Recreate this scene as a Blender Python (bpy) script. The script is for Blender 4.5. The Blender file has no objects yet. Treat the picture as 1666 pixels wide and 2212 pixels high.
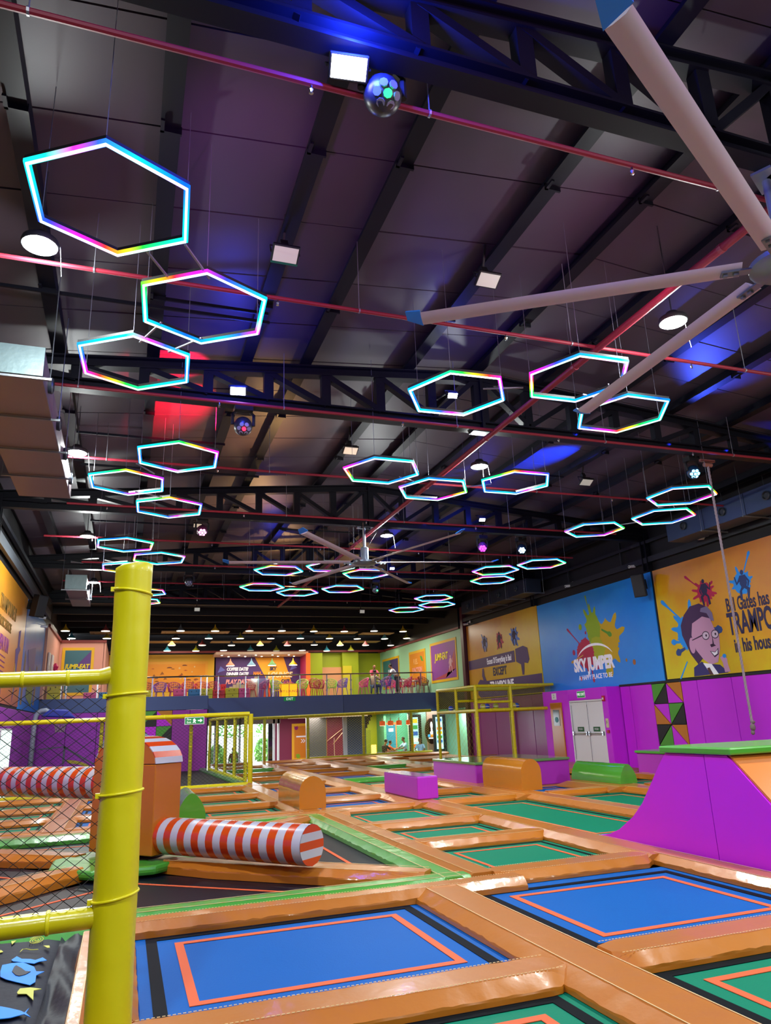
import bpy, bmesh, math, random
from mathutils import Vector, Matrix
S = bpy.context.scene
COL = S.collection
R = math.radians
# ---------------------------------------------------------------- camera
cam = bpy.data.cameras.new('camera'); cam_o = bpy.data.objects.new('camera', cam); COL.objects.link(cam_o)
yaw, pitch, roll = .344982, .281793, -.039256
cy, sy, cp, sp = math.cos(yaw), math.sin(yaw), math.cos(pitch), math.sin(pitch)
Fv = Vector((sy*cp, cy*cp, sp)); Rv = Vector((cy, -sy, 0)); Uv = Rv.cross(Fv)
R2 = Rv*math.cos(roll) + Uv*math.sin(roll); U2 = -Rv*math.sin(roll) + Uv*math.cos(roll)
cam_o.matrix_world = Matrix(((R2.x, U2.x, -Fv.x, 0), (R2.y, U2.y, -Fv.y, 0), (R2.z, U2.z, -Fv.z, 1.7), (0, 0, 0, 1)))
cam.sensor_fit = 'VERTICAL'; cam.sensor_height = 24.0; cam.lens = 24.0*1558.7/2212.0
cam.clip_start = .05; cam.clip_end = 300
S.camera = cam_o
# ---------------------------------------------------------------- world, view
S.view_settings.view_transform = 'Standard'; S.view_settings.look = 'None'
S.view_settings.gamma = 1; S.view_settings.use_curve_mapping = False
S.view_settings.exposure = 0.5
W = bpy.data.worlds.new('world'); S.world = W; W.use_nodes = True
W.node_tree.nodes['Background'].inputs[0].default_value = (.86, .93, 1, 1)
W.node_tree.nodes['Background'].inputs[1].default_value = 6.0
S.cycles.max_bounces = 6; S.cycles.diffuse_bounces = 4; S.cycles.glossy_bounces = 3; S.cycles.transparent_max_bounces = 8
S.cycles.sample_clamp_indirect = 4.0
S.cycles.use_light_tree = True
RXL, RXR, CX = -3.4, 16.2, 6.4          # hall walls and ridge
def roof_z(x): return 8.66 - .087*abs(x - CX)
# ---------------------------------------------------------------- lights of the hall
def area(loc, size, power, color=(1, 1, 1), rot=(0, 0, 0), shape='DISK', sy_=None, spread=180):
    l = bpy.data.lights.new('light', 'AREA'); l.shape = shape; l.size = size
    if sy_: l.size_y = sy_
    l.energy = power; l.color = color; l.spread = R(spread)
    o = bpy.data.objects.new('light', l); o.location = loc; o.rotation_euler = rot; COL.objects.link(o); return o
def spot(loc, target, power, color, angle=40, blend=.6, r=.05):
    l = bpy.data.lights.new('spot', 'SPOT'); l.energy = power; l.color = color; l.spot_size = R(angle); l.spot_blend = blend; l.shadow_soft_size = r
    o = bpy.data.objects.new('spot', l); o.location = loc
    o.rotation_euler = (Vector(target) - Vector(loc)).to_track_quat('-Z', 'Y').to_euler(); COL.objects.link(o); return o
BAYS = [(-1.2, 7.75), (-1.18, 14.4), (-1.28, 21.1), (-1.35, 28.0), (7.0, 7.15), (7.0, 13.3), (7.0, 19.45), (-1.2, 1.0), (6.9, .6), (-1.2, -6), (6.9, -6), (13.4, .6), (13.4, -6), (13.4, 5.0)]
BAYP = 190
def point(loc, e, c=(1, 1, 1), r=.1):
    l = bpy.data.lights.new('lamp_light', 'POINT'); l.energy = e; l.color = c; l.shadow_soft_size = r
    o = bpy.data.objects.new('lamp_light', l); o.location = loc; COL.objects.link(o); return o
for bx, by in BAYS:
    area((bx, by, 6.93), .34, BAYP, (.93, 1, .97)); point((bx, by, 6.80), 130, (.93, 1, .97), .09)

# ---------------------------------------------------------------- materials
def lin(h):
    h = h.lstrip('#'); c = [int(h[i:i+2], 16)/255 for i in (0, 2, 4)]
    return tuple((v/12.92 if v <= .04045 else ((v+.055)/1.055)**2.4) for v in c) + (1,)
MC = {}
def mat(h, rough=.5, metal=0, bump=0, bscale=20, coat=0, var=0, stretch=None, emit=0, alpha=None, spec=None, bstretch=None):
    key = (h, rough, metal, bump, bscale, coat, var, emit, alpha, spec, bstretch)
    if key in MC: return MC[key]
    m = bpy.data.materials.new('mat_' + h.lstrip('#')); m.use_nodes = True
    nt = m.node_tree; b = nt.nodes['Principled BSDF']
    c = lin(h); b.inputs['Base Color'].default_value = c
    b.inputs['Roughness'].default_value = rough; b.inputs['Metallic'].default_value = metal
    if coat: b.inputs['Coat Weight'].default_value = coat; b.inputs['Coat Roughness'].default_value = .12
    if spec is not None: b.inputs['Specular IOR Level'].default_value = spec
    if emit: b.inputs['Emission Color'].default_value = c; b.inputs['Emission Strength'].default_value = emit
    if bump or var:
        tc = nt.nodes.new('ShaderNodeTexCoord'); mp = nt.nodes.new('ShaderNodeMapping'); n = nt.nodes.new('ShaderNodeTexNoise')
        nt.links.new(tc.outputs['Object'], mp.inputs[0]); nt.links.new(mp.outputs[0], n.inputs['Vector'])
        if bstretch: mp.inputs['Scale'].default_value = bstretch
        n.inputs['Scale'].default_value = bscale; n.inputs['Detail'].default_value = 4
        if bump:
            bp = nt.nodes.new('ShaderNodeBump'); bp.inputs['Strength'].default_value = bump; bp.inputs['Distance'].default_value = .02
            nt.links.new(n.outputs['Fac'], bp.inputs['Height']); nt.links.new(bp.outputs[0], b.inputs['Normal'])
            if coat: nt.links.new(bp.outputs[0], b.inputs['Coat Normal'])
        if var:
            n2 = nt.nodes.new('ShaderNodeTexNoise'); n2.inputs['Scale'].default_value = 2.3; n2.inputs['Detail'].default_value = 3
            nt.links.new(tc.outputs['Object'], n2.inputs['Vector'])
            hs = nt.nodes.new('ShaderNodeHueSaturation'); hs.inputs['Color'].default_value = c
            mr = nt.nodes.new('ShaderNodeMapRange'); mr.inputs[3].default_value = 1-var; mr.inputs[4].default_value = 1+var
            nt.links.new(n2.outputs['Fac'], mr.inputs[0]); nt.links.new(mr.outputs[0], hs.inputs['Value']); nt.links.new(hs.outputs[0], b.inputs['Base Color'])
    if alpha is not None: b.inputs['Alpha'].default_value = alpha
    MC[key] = m; return m
def glow(h, s):
    key = ('glow', h, s)
    if key in MC: return MC[key]
    m = bpy.data.materials.new('glow'); m.use_nodes = True; nt = m.node_tree; nt.nodes.clear()
    e = nt.nodes.new('ShaderNodeEmission'); e.inputs[0].default_value = lin(h); e.inputs[1].default_value = s
    o = nt.nodes.new('ShaderNodeOutputMaterial'); nt.links.new(e.outputs[0], o.inputs[0]); MC[key] = m; return m
def glass(tint='#DDEEF0', op=.12):
    key = ('glass', tint, op)
    if key in MC: return MC[key]
    m = bpy.data.materials.new('glass'); m.use_nodes = True; nt = m.node_tree; nt.nodes.clear()
    t = nt.nodes.new('ShaderNodeBsdfTransparent'); g = nt.nodes.new('ShaderNodeBsdfGlossy'); g.inputs[0].default_value = lin(tint); g.inputs[1].default_value = .05
    mx = nt.nodes.new('ShaderNodeMixShader'); mx.inputs[0].default_value = op; o = nt.nodes.new('ShaderNodeOutputMaterial')
    nt.links.new(t.outputs[0], mx.inputs[1]); nt.links.new(g.outputs[0], mx.inputs[2]); nt.links.new(mx.outputs[0], o.inputs[0]); MC[key] = m; return m
def rainbow(white, strength):
    """RGB strip light: the hue runs around the ring; each ring is shifted by its own random value"""
    m = bpy.data.materials.new('rgb_strip'); m.use_nodes = True; nt = m.node_tree; nt.nodes.clear()
    N = nt.nodes.new; L = nt.links.new
    tc = N('ShaderNodeTexCoord'); sx = N('ShaderNodeSeparateXYZ'); L(tc.outputs['Object'], sx.inputs[0])
    at = N('ShaderNodeMath'); at.operation = 'ARCTAN2'; L(sx.outputs[1], at.inputs[0]); L(sx.outputs[0], at.inputs[1])
    dv = N('ShaderNodeMath'); dv.operation = 'DIVIDE'; L(at.outputs[0], dv.inputs[0]); dv.inputs[1].default_value = 2*math.pi
    oi = N('ShaderNodeObjectInfo'); ad = N('ShaderNodeMath'); ad.operation = 'ADD'; L(dv.outputs[0], ad.inputs[0]); L(oi.outputs['Random'], ad.inputs[1])
    fr = N('ShaderNodeMath'); fr.operation = 'FRACT'; L(ad.outputs[0], fr.inputs[0])
    cr = N('ShaderNodeValToRGB'); L(fr.outputs[0], cr.inputs[0])
    st = [(0, '#12C8FF'), (.10, '#1060FF'), (.2, '#10B8FF'), (.3, '#10E8B0'), (.38, '#20E040'), (.43, '#F0C020'), (.47, '#FF3030'), (.53, '#E020E8'), (.6, '#3040FF'), (.72, '#10C0FF'), (.82, '#18E8C0'), (.88, '#E030D0'), (.93, '#3060FF'), (1, '#12C8FF')]
    el = cr.color_ramp.elements
    el[0].position = 0; el[0].color = lin(st[0][1]); el[1].position = 1; el[1].color = lin(st[-1][1])
    for p, c in st[1:-1]:
        e = el.new(p); e.color = lin(c)
    mx = N('ShaderNodeMix'); mx.data_type = 'RGBA'; mx.inputs[0].default_value = white
    L(cr.outputs[0], mx.inputs[6]); mx.inputs[7].default_value = (1, 1, 1, 1)
    em = N('ShaderNodeEmission'); em.inputs[1].default_value = strength; L(mx.outputs[2], em.inputs[0])
    o = N('ShaderNodeOutputMaterial'); L(em.outputs[0], o.inputs[0]); return m
def mural(c1, c2, c3, axis=1, lo=0, hi=10, sp=.5):
    """print with a soft colour run from corner to corner and cloudy paint texture"""
    m = bpy.data.materials.new('mural_print'); m.use_nodes = True; nt = m.node_tree; b = nt.nodes['Principled BSDF']; N = nt.nodes.new; L = nt.links.new
    tc = N('ShaderNodeTexCoord'); sx = N('ShaderNodeSeparateXYZ'); L(tc.outputs['Object'], sx.inputs[0])
    mr = N('ShaderNodeMapRange'); L(sx.outputs[axis], mr.inputs[0]); mr.inputs[1].default_value = lo; mr.inputs[2].default_value = hi
    mz = N('ShaderNodeMapRange'); L(sx.outputs[2], mz.inputs[0]); mz.inputs[1].default_value = 2.6; mz.inputs[2].default_value = 6.1
    ad = N('ShaderNodeMath'); ad.operation = 'ADD'; L(mr.outputs[0], ad.inputs[0]); L(mz.outputs[0], ad.inputs[1])
    n = N('ShaderNodeTexNoise'); n.inputs['Scale'].default_value = 1.1; n.inputs['Detail'].default_value = 8; n.inputs['Roughness'].default_value = .62; L(tc.outputs['Object'], n.inputs['Vector'])
    nm = N('ShaderNodeMath'); nm.operation = 'MULTIPLY_ADD'; L(n.outputs['Fac'], nm.inputs[0]); nm.inputs[1].default_value = 1.1; L(ad.outputs[0], nm.inputs[2])
    dv = N('ShaderNodeMath'); dv.operation = 'MULTIPLY'; L(nm.outputs[0], dv.inputs[0]); dv.inputs[1].default_value = .36
    cr = N('ShaderNodeValToRGB'); L(dv.outputs[0], cr.inputs[0]); el = cr.color_ramp.elements
    el[0].position = .25; el[0].color = lin(c1); el[1].position = .78; el[1].color = lin(c3); e = el.new(.5); e.color = lin(c2)
    L(cr.outputs[0], b.inputs['Base Color']); b.inputs['Roughness'].default_value = .28; b.inputs['Specular IOR Level'].default_value = sp; return m

# ---------------------------------------------------------------- mesh helpers
class MB:
    def __init__(s): s.v = []; s.f = []; s.mi = []
    def add(s, vs, fs, mi=0):
        n = len(s.v); s.v += [tuple(p) for p in vs]; s.f += [tuple(i+n for i in f) for f in fs]; s.mi += [mi]*len(fs); return s
    def box(s, x0, x1, y0, y1, z0, z1, mi=0):
        x0, x1 = min(x0, x1), max(x0, x1); y0, y1 = min(y0, y1), max(y0, y1); z0, z1 = min(z0, z1), max(z0, z1)
        return s.add([(x0, y0, z0), (x1, y0, z0), (x1, y1, z0), (x0, y1, z0), (x0, y0, z1), (x1, y0, z1), (x1, y1, z1), (x0, y1, z1)],
                     [(3, 2, 1, 0), (4, 5, 6, 7), (0, 1, 5, 4), (1, 2, 6, 5), (2, 3, 7, 6), (3, 0, 4, 7)], mi)
    def beam(s, p, q, w, h, up=(0, 0, 1), mi=0):
        p, q = Vector(p), Vector(q); d = (q-p).normalized(); u = Vector(up)
        if abs(d.dot(u)) > .98: u = Vector((0, 1, 0))
        a = d.cross(u).normalized()*(w/2); b = a.cross(d).normalized()*(h/2)
        return s.add([p-a-b, p+a-b, p+a+b, p-a+b, q-a-b, q+a-b, q+a+b, q-a+b], [(0, 1, 2, 3), (7, 6, 5, 4), (4, 5, 1, 0), (5, 6, 2, 1), (6, 7, 3, 2), (7, 4, 0, 3)], mi)
    def ibeam(s, p, q, w, h, up=(0, 0, 1), t=.03):
        p, q = Vector(p), Vector(q); d = (q-p).normalized(); u = Vector(up); a = d.cross(u).normalized(); b = a.cross(d).normalized()
        for k in (-1, 1): s.beam(p+b*k*(h-t)/2, q+b*k*(h-t)/2, w, t, up)
        s.beam(p, q, t*.7, h-t*1.6, up); return s
    def path(s, pts, r, n=8, mi=0, caps=True):
        pts = [Vector(p) for p in pts]; vs = []; fs = []; m = len(pts)
        rs = r if isinstance(r, (list, tuple)) else [r]*m
        prev = None
        for i, p in enumerate(pts):
            d = (pts[min(i+1, m-1)] - pts[max(i-1, 0)]).normalized()
            if prev is None:
                u = Vector((0, 0, 1)) if abs(d.z) < .9 else Vector((1, 0, 0)); a = d.cross(u).normalized()
            else: a = (prev - d*prev.dot(d)).normalized()
            prev = a; b = d.cross(a)
            for k in range(n):
                t = 2*math.pi*k/n; vs.append(p + a*math.cos(t)*rs[i] + b*math.sin(t)*rs[i])
        for i in range(m-1):
            for k in range(n): k2 = (k+1) % n; fs.append((i*n+k, i*n+k2, (i+1)*n+k2, (i+1)*n+k))
        if caps: fs.append(tuple(range(n))[::-1]); fs.append(tuple((m-1)*n+k for k in range(n)))
        return s.add(vs, fs, mi)
    def tube(s, p, q, r, n=8, mi=0): return s.path([p, q], r, n, mi)
    def lathe(s, prof, c=(0, 0, 0), n=20, axis='Z', mi=0):
        vs = []; fs = []; m = len(prof)
        for r, h in prof:
            for k in range(n):
                t = 2*math.pi*k/n; x, y = r*math.cos(t), r*math.sin(t)
                p = (x, y, h) if axis == 'Z' else ((h, x, y) if axis == 'X' else (x, h, y))
                vs.append((p[0]+c[0], p[1]+c[1], p[2]+c[2]))
        for i in range(m-1):
            for k in range(n): k2 = (k+1) % n; fs.append((i*n+k, i*n+k2, (i+1)*n+k2, (i+1)*n+k))
        fs.append(tuple(range(n))[::-1]); fs.append(tuple((m-1)*n+k for k in range(n)))
        return s.add(vs, fs, mi)
    def prism(s, poly, f, t, mi=0):
        """poly: 2D points; f(u,v,w) -> 3D; extruded from w=0 to w=t"""
        n = len(poly); vs = [f(u, v, 0) for u, v in poly] + [f(u, v, t) for u, v in poly]
        fs = [tuple(range(n))[::-1], tuple(range(n, 2*n))] + [(i, (i+1) % n, n+(i+1) % n, n+i) for i in range(n)]
        return s.add(vs, fs, mi)
    def ball(s, c, rx, ry=None, rz=None, n=12, m=7, mi=0):
        ry = ry or rx; rz = rz or rx; vs = []; fs = []
        for i in range(m+1):
            ph = math.pi*i/m
            for k in range(n):
                t = 2*math.pi*k/n; vs.append((c[0]+rx*math.sin(ph)*math.cos(t), c[1]+ry*math.sin(ph)*math.sin(t), c[2]+rz*math.cos(ph)))
        for i in range(m):
            for k in range(n): k2 = (k+1) % n; fs.append((i*n+k, (i+1)*n+k, (i+1)*n+k2, i*n+k2))
        return s.add(vs, fs, mi)
    def build(s, name, m, parent=None, smooth=False, bevel=0, kind=None, loc=None, seg=2):
        me = bpy.data.meshes.new(name); me.from_pydata(s.v, [], s.f); ms = m if isinstance(m, (list, tuple)) else [m]
        for x in ms: me.materials.append(x)
        if len(ms) > 1: me.polygons.foreach_set('material_index', s.mi)
        bm = bmesh.new(); bm.from_mesh(me); bmesh.ops.recalc_face_normals(bm, faces=bm.faces); bm.to_mesh(me); bm.free()
        if smooth:
            me.polygons.foreach_set('use_smooth', [True]*len(me.polygons))
            if smooth != 'all':
                try: me.set_sharp_from_angle(angle=R(38))
                except Exception: pass
        me.update(); o = bpy.data.objects.new(name, me); COL.objects.link(o)
        if parent: o.parent = parent
        if loc: o.location = loc
        if bevel: b = o.modifiers.new('bevel', 'BEVEL'); b.width = bevel; b.segments = seg; b.limit_method = 'ANGLE'; b.angle_limit = R(40)
        if kind: o['kind'] = kind
        return o
def tag(o, label, cat, group=None):
    o['label'] = label; o['category'] = cat
    if group: o['group'] = group
    return o
def thing(name, label, cat, loc=(0, 0, 0), rz=0, group=None):
    o = bpy.data.objects.new(name, None); COL.objects.link(o); o.location = loc; o.rotation_euler = (0, 0, rz); o.empty_display_size = .1
    return tag(o, label, cat, group)
def struct(o, kind='structure'): o['kind'] = kind; return o
def sgroup(name):
    o = bpy.data.objects.new(name, None); COL.objects.link(o); o['kind'] = 'structure'; return o
def copy_tree(o, parent=None):
    c = o.copy(); COL.objects.link(c)
    if parent: c.parent = parent
    for ch in list(o.children): copy_tree(ch, c)
    return c
ROT = {'R': (R(90), 0, R(-90)), 'B': (R(90), 0, 0), 'L': (R(90), 0, R(90))}
def text(s, loc, size, m, parent, face='B', sx=1, bold=0, shear=0, align='CENTER', ext=.004, tilt=0, name='lettering'):
    c = bpy.data.curves.new(name, 'FONT'); c.body = s; c.size = size; c.extrude = ext; c.offset = bold; c.shear = shear
    c.align_x = align; c.align_y = 'CENTER'; c.materials.append(m); c.resolution_u = 3
    o = bpy.data.objects.new(name, c); me = bpy.data.meshes.new_from_object(o); bpy.data.objects.remove(o); bpy.data.curves.remove(c)
    o = bpy.data.objects.new(name, me); COL.objects.link(o); o.location = loc; o.rotation_mode = 'XYZ'; o.rotation_euler = ROT[face]; o.scale = (sx, 1, 1)
    if tilt: o.rotation_euler = (Matrix.Rotation(0, 3, 'X') @ (o.rotation_euler.to_matrix() @ Matrix.Rotation(tilt, 3, 'Z'))).to_euler()
    o.parent = parent; return o
def wallf(face, base):
    """(u, z, w) on a wall: u along the wall, w out of it into the hall"""
    return {'R': lambda u, v, w: (base-w, u, v), 'B': lambda u, v, w: (u, base-w, v), 'L': lambda u, v, w: (base+w, u, v)}[face]
def splat(cx, cz, r, seed, lobes=11, sq=1.0):
    rnd = random.Random(seed); pts = []; n = lobes*4
    for i in range(lobes):
        big = rnd.uniform(.9, 1.5) if rnd.random() < .55 else rnd.uniform(.75, .95); a0 = 2*math.pi*i/lobes; da = 2*math.pi/lobes
        for k, q in ((0, .80), (.22, .84), (.36, big*.90), (.5, big), (.64, big*.90), (.78, .84)):
            a = a0+k*da; pts.append((cx+r*q*math.cos(a)*sq, cz+r*q*math.sin(a)))
    return pts
def ell(cx, cz, rx, rz, n=16, a0=0, a1=360):
    return [(cx+rx*math.cos(R(a0+(a1-a0)*i/n)), cz+rz*math.sin(R(a0+(a1-a0)*i/n))) for i in range(n if a1-a0 == 360 else n+1)]
# ---------------------------------------------------------------- shared materials
M_pad = mat('#B86C1A', .36, bump=.3, bscale=5, coat=.4, var=.06, bstretch=(1, 1, 1))
M_padg = mat('#469C30', .34, bump=.35, bscale=6, coat=.45, var=.06)
M_purple = mat('#D22AEA', .45, bump=.04, bscale=6, var=.03, spec=.3)
M_violet = mat('#9C34B4', .5, var=.05, spec=.3)
M_yel = mat('#D6C806', .3, bump=.12, bscale=9, coat=.3)
M_steel = mat('#0B0D18', .5, spec=.25)
M_dark = mat('#0B0C10', .6)
M_roof = mat('#463C4A', .5, var=.05, bump=.02, bscale=3)
M_tape = mat('#DC6238', .6, spec=.2)
M_white = mat('#E8E8EC', .4)
M_chrome = mat('#B8BCC4', .22, metal=1)
M_pipe = mat('#8A2434', .5, spec=.3)
M_galv = mat('#8A9AA0', .35, metal=.7, bump=.1, bscale=14, var=.12)
M_orange = mat('#C06E0E', .35, coat=.4, var=.03, bump=.06, bscale=5)
M_green = mat('#4FAE35', .3, coat=.5, var=.04, bump=.06, bscale=5)
M_navy = mat('#5064A4', .55, var=.03)
M_black = mat('#101014', .5)
M_net = mat('#0E0F16', .7)
M_netg = mat('#B8BC30', .7)
# ================================================================= SETTING
YF, YB = 34.0, 47.0
o = MB().box(RXL-.3, 17.5, -14, 37, -.7, -.5).build('floor', mat('#6A625C', .5, var=.05)); struct(o)
o = MB().box(RXL-.3, 17.6, 36.9, 47.6, -1.25, -1.12).build('floor', mat('#8A8078', .4)); struct(o)
# roof: purlins, sheets between them
PX = [-3.3, -2.4, -1.32, .16, 1.76, 2.85, 4.91, 6.4, 7.9, 9.5, 11.1, 12.7, 14.3, 15.6, 16.3]
PY = [-14, -9, -5, -2, .2] + [.2+1.33*i for i in range(1, 16)]
ceil = sgroup('ceiling')
rr = random.Random(4)
def sheet(mb, x0, x1, y0, y1, dz=0):
    g = .012; z0, z1 = roof_z(x0)+dz, roof_z(x1)+dz
    x0 += g; x1 -= g; y0 += g; y1 -= g
    mb.add([(x0, y0, z0), (x1, y0, z1), (x1, y1, z1), (x0, y1, z0), (x0, y0, z0+.05), (x1, y0, z1+.05), (x1, y1, z1+.05), (x0, y1, z0+.05)],
           [(3, 2, 1, 0), (4, 5, 6, 7), (0, 1, 5, 4), (1, 2, 6, 5), (2, 3, 7, 6), (3, 0, 4, 7)])
rest = MB()
for i in range(len(PX)-1):
    for j in range(len(PY)-1):
        if PY[j] < 2: sheet(rest, PX[i], PX[i+1], PY[j], PY[j+1])
        else:
            m = MB(); sheet(m, PX[i], PX[i+1], PY[j]+rr.uniform(-.004, .004), PY[j+1], rr.uniform(-.006, .006)); m.build('roof_panel', M_roof, ceil)
    for j in range(9): sheet(rest, PX[i], PX[i+1], 20.15+j*1.62, 20.15+(j+1)*1.62)
rest.build('roof_panel_field', M_roof, ceil, kind='stuff')
m = MB(); m.add([(RXL-.2, -14, roof_z(RXL)+.08), (CX, -14, 8.75), (17, -14, roof_z(17)+.08), (RXL-.2, 35, roof_z(RXL)+.08), (CX, 35, 8.75), (17, 35, roof_z(17)+.08)], [(0, 1, 4, 3), (1, 2, 5, 4)]).build('roof_deck', M_dark, ceil)
for x in PX[1:-1]:
    z = roof_z(x); m = MB()
    m.box(x-.045, x+.045, -13.9, 34, z-.22, z-.012); m.box(x-.16, x+.05, -13.9, 34, z-.235, z-.21); m.box(x-.16, x-.145, -13.9, 34, z-.21, z-.18)
    m.build('purlin', M_steel, ceil)
for x in PX[2:-2:1]:                     # brackets on the purlins
    m = MB()
    for y in (3.2, 6.6, 9.9, 14.2, 16.9, 21.2, 24.2): m.box(x-.16, x+.06, y, y+.03, roof_z(x)-.3, roof_z(x)-.2); m.box(x-.16, x-.12, y-.14, y+.03, roof_z(x)-.3, roof_z(x)-.27)
    m.build('purlin_bracket', M_steel, ceil)
# walls of the hall
def wall(name, mb, m): o = mb.build(name, m); struct(o); return o
M_bw = mat('#0D0E14', .6)
wl = wall('wall_left', MB().box(RXL-.2, RXL, -14, YB, -.6, 9), M_bw)
wr = wall('wall_right', MB().box(RXR, RXR+.3, -14, 34.0, -.6, 9).box(RXR, RXR+.3, 34.0, YB+1, 2.2, 9), M_bw)
wall('wall_near', MB().box(RXL-.2, 17, -14.2, -14, -.6, 9), mat('#5A4A60', .7))
# side wall pads, right
padr = sgroup('wall_padding'); yv = 3.0
ws = [3.0, 4.3, 5.6, 6.9, 8.2, 9.5, 10.9, 12.3, 13.6, 15.1, 16.56, 17.92, 18.6]
for a, b in zip(ws[:-1], ws[1:]): MB().box(RXR-.06, RXR, a+.01, b-.01, -.3, 2.53).build('wall_pad', M_purple, padr, bevel=.015)
for a, b in ((19.97, 21.1), (21.1, 21.62)): MB().box(RXR-.06, RXR, a+.01, b-.01, -.3, 2.53).build('wall_pad', M_purple, padr, bevel=.015)
for a, b in ((26.0, 27.6), (27.6, 29.3), (29.3, 31.0), (31.0, 32.6), (32.6, 33.9)): MB().box(RXR-.06, RXR, a+.01, b-.01, -.3, 2.53).build('wall_pad', mat('#96308C', .4, bump=.2, bscale=2, coat=.2), padr, bevel=.015)
# triangle panels 2 x 3.x
fr = wallf('R', RXR)
G, K, O, P_ = mat('#4E9E2C', .5), mat('#0F0F12', .5), mat('#C87A1A', .5), M_purple
y0, ym, y1 = 19.97, 19.28, 18.6
zz = [2.53, 1.9, 1.26, .62, .0, -.3]
cells = [((y0, ym), 0, 'bl', G, K, 1), ((ym, y1), 0, 'tr', O, P_, 2), ((y0, ym), 1, 'tl', P_, O, 2), ((ym, y1), 1, '', G, K, 1), ((y0, ym), 2, '', K, G, 3), ((ym, y1), 2, '', O, P_, 2), ((y0, ym), 3, '', P_, O, 2), ((ym, y1), 3, '', G, K, 1)]
for (a, b), r_, _, c1, c2, dg in cells:
    t, bt = zz[r_], max(zz[r_+1], -.3)
    a_, b_ = a-.012, b+.012; t_, bt_ = t-.012, bt+.012
    if dg in (1, 3):   # diagonal from bottom-left to top-right (left = larger y)
        MB().prism([(a_, t_), (b_+.02, t_), (a_, bt_+.02)], fr, .06).build('wall_pad', c1, padr); MB().prism([(b_, t_-.02), (b_, bt_), (a_-.02, bt_)], fr, .06).build('wall_pad', c2, padr)
    else:              # top-left to bottom-right
        MB().prism([(a_-.02, t_), (b_, t_), (b_, bt_+.02)], fr, .06).build('wall_pad', c1, padr); MB().prism([(a_, t_-.02), (b_+.02, bt_), (a_, bt_)], fr, .06).build('wall_pad', c2, padr)
# dark ledge between pads and murals
struct(MB().box(RXR-.08, RXR, 2.0, 21.62, 2.535, 2.6).build('trim_1', M_black))
# door box standing out of the right wall
bx = 15.6; bp = sgroup('door_surround')
MB().box(bx, RXR, 24.05, 25.85, -.3, 2.56).build('surround_pad', M_purple, bp, bevel=.02)
MB().box(bx, RXR, 21.66, 21.98, -.3, 2.56).build('surround_pad', M_purple, bp, bevel=.02)
MB().box(bx, RXR, 21.98, 24.05, 2.16, 2.56).build('surround_pad', M_purple, bp, bevel=.02)
MB().box(bx+.25, RXR, 21.98, 24.05, -.3, 2.16).build('surround_back', M_dark, bp)
d = sgroup('door_1')
MB().box(bx+.02, bx+.1, 21.98, 22.04, -.02, 2.14).box(bx+.02, bx+.1, 23.99, 24.05, -.02, 2.14).box(bx+.02, bx+.1, 21.98, 24.05, 2.1, 2.16).build('door_frame', M_white, d, bevel=.005)
for a, b in ((22.05, 22.99), (23.0, 23.98)):
    l = MB().box(bx+.05, bx+.09, a+.008, b-.008, .0, 2.09).build('door_leaf', M_white, d, bevel=.006)
    MB().tube((bx-.02, a+.06, 1.0), (bx-.02, b-.06, 1.0), .016).box(bx-.03, bx+.05, a+.04, a+.1, .94, 1.07).box(bx-.03, bx+.05, b-.1, b-.04, .94, 1.07).build('push_bar', M_chrome, l)
    g = MB().box(bx+.035, bx+.05, (a+b)/2-.19, (a+b)/2+.19, 1.07, 1.23).build('door_sign', mat('#0E5A30', .5), l)
    text('PUSH', (bx+.033, (a+b)/2, 1.15), .1, M_white, d, 'R', ext=.001)
    MB().tube((bx+.03, b-.03, .1), (bx+.03, b-.03, 2.0), .008).build('bolt_rod', M_chrome, l)
# orange padded niche left of the door
c = thing('wall_cabinet', 'orange padded wall cabinet with dark window left of the double door', 'cabinet')
MB().box(bx-.05, bx-.001, 24.5, 25.3, .0, 2.13).build('panel', M_orange, c, bevel=.02)
MB().box(bx-.06, bx-.05, 24.68, 25.1, 1.28, 1.86).build('window', mat('#101216', .1), c)
MB().lathe([(.001, 0), (.1, 0), (.1, .02)], (bx-.075, 24.88, 1.5), 14, 'X').build('hose_reel', mat('#3A90A0', .4), c)
def sign(name, label, txts, y, z, w, h, col, tcol, face='R', base=bx, size=None, cat='sign', frame=None):
    t = thing(name, label, cat); f = wallf(face, base)
    MB().prism([(y-w/2, z-h/2), (y+w/2, z-h/2), (y+w/2, z+h/2), (y-w/2, z+h/2)], f, .02).build('plate', col, t)
    if frame: MB().prism([(y-w/2-.02, z-h/2-.02), (y+w/2+.02, z-h/2-.02), (y+w/2+.02, z+h/2+.02), (y-w/2-.02, z+h/2+.02)], f, .012).build('frame', frame, t)
    n = len(txts)
    for i, s in enumerate(txts): text(s, f(y, z+h*((n-1)/2-i)/n, .024), size or h*.8/n, tcol, t, face, ext=.001, sx=.85)
    return t
M_sg = mat('#0C7A3C', .5, emit=.35)
M_wt = mat('#F2F4F2', .6, emit=.5)
sign('fire_exit_sign', 'green fire exit sign above the white double door', ['FIRE EXIT'], 23.18, 2.36, .46, .2, M_sg, M_wt, size=.14, frame=M_white)
sign('notice', 'small white notice left of the fire exit sign above orange cabinet', ['2'], 25.0, 2.36, .3, .24, M_white, mat('#207040', .6))
t = thing('fire_alarm_box', 'red fire alarm box high beside the double door', 'alarm'); MB().box(bx-.05, bx, 21.78, 21.92, 2.08, 2.26).build('housing', mat('#C01828', .4), t, bevel=.01); MB().box(bx-.055, bx-.05, 21.81, 21.89, 2.13, 2.2).build('glass', M_white, t)
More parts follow.
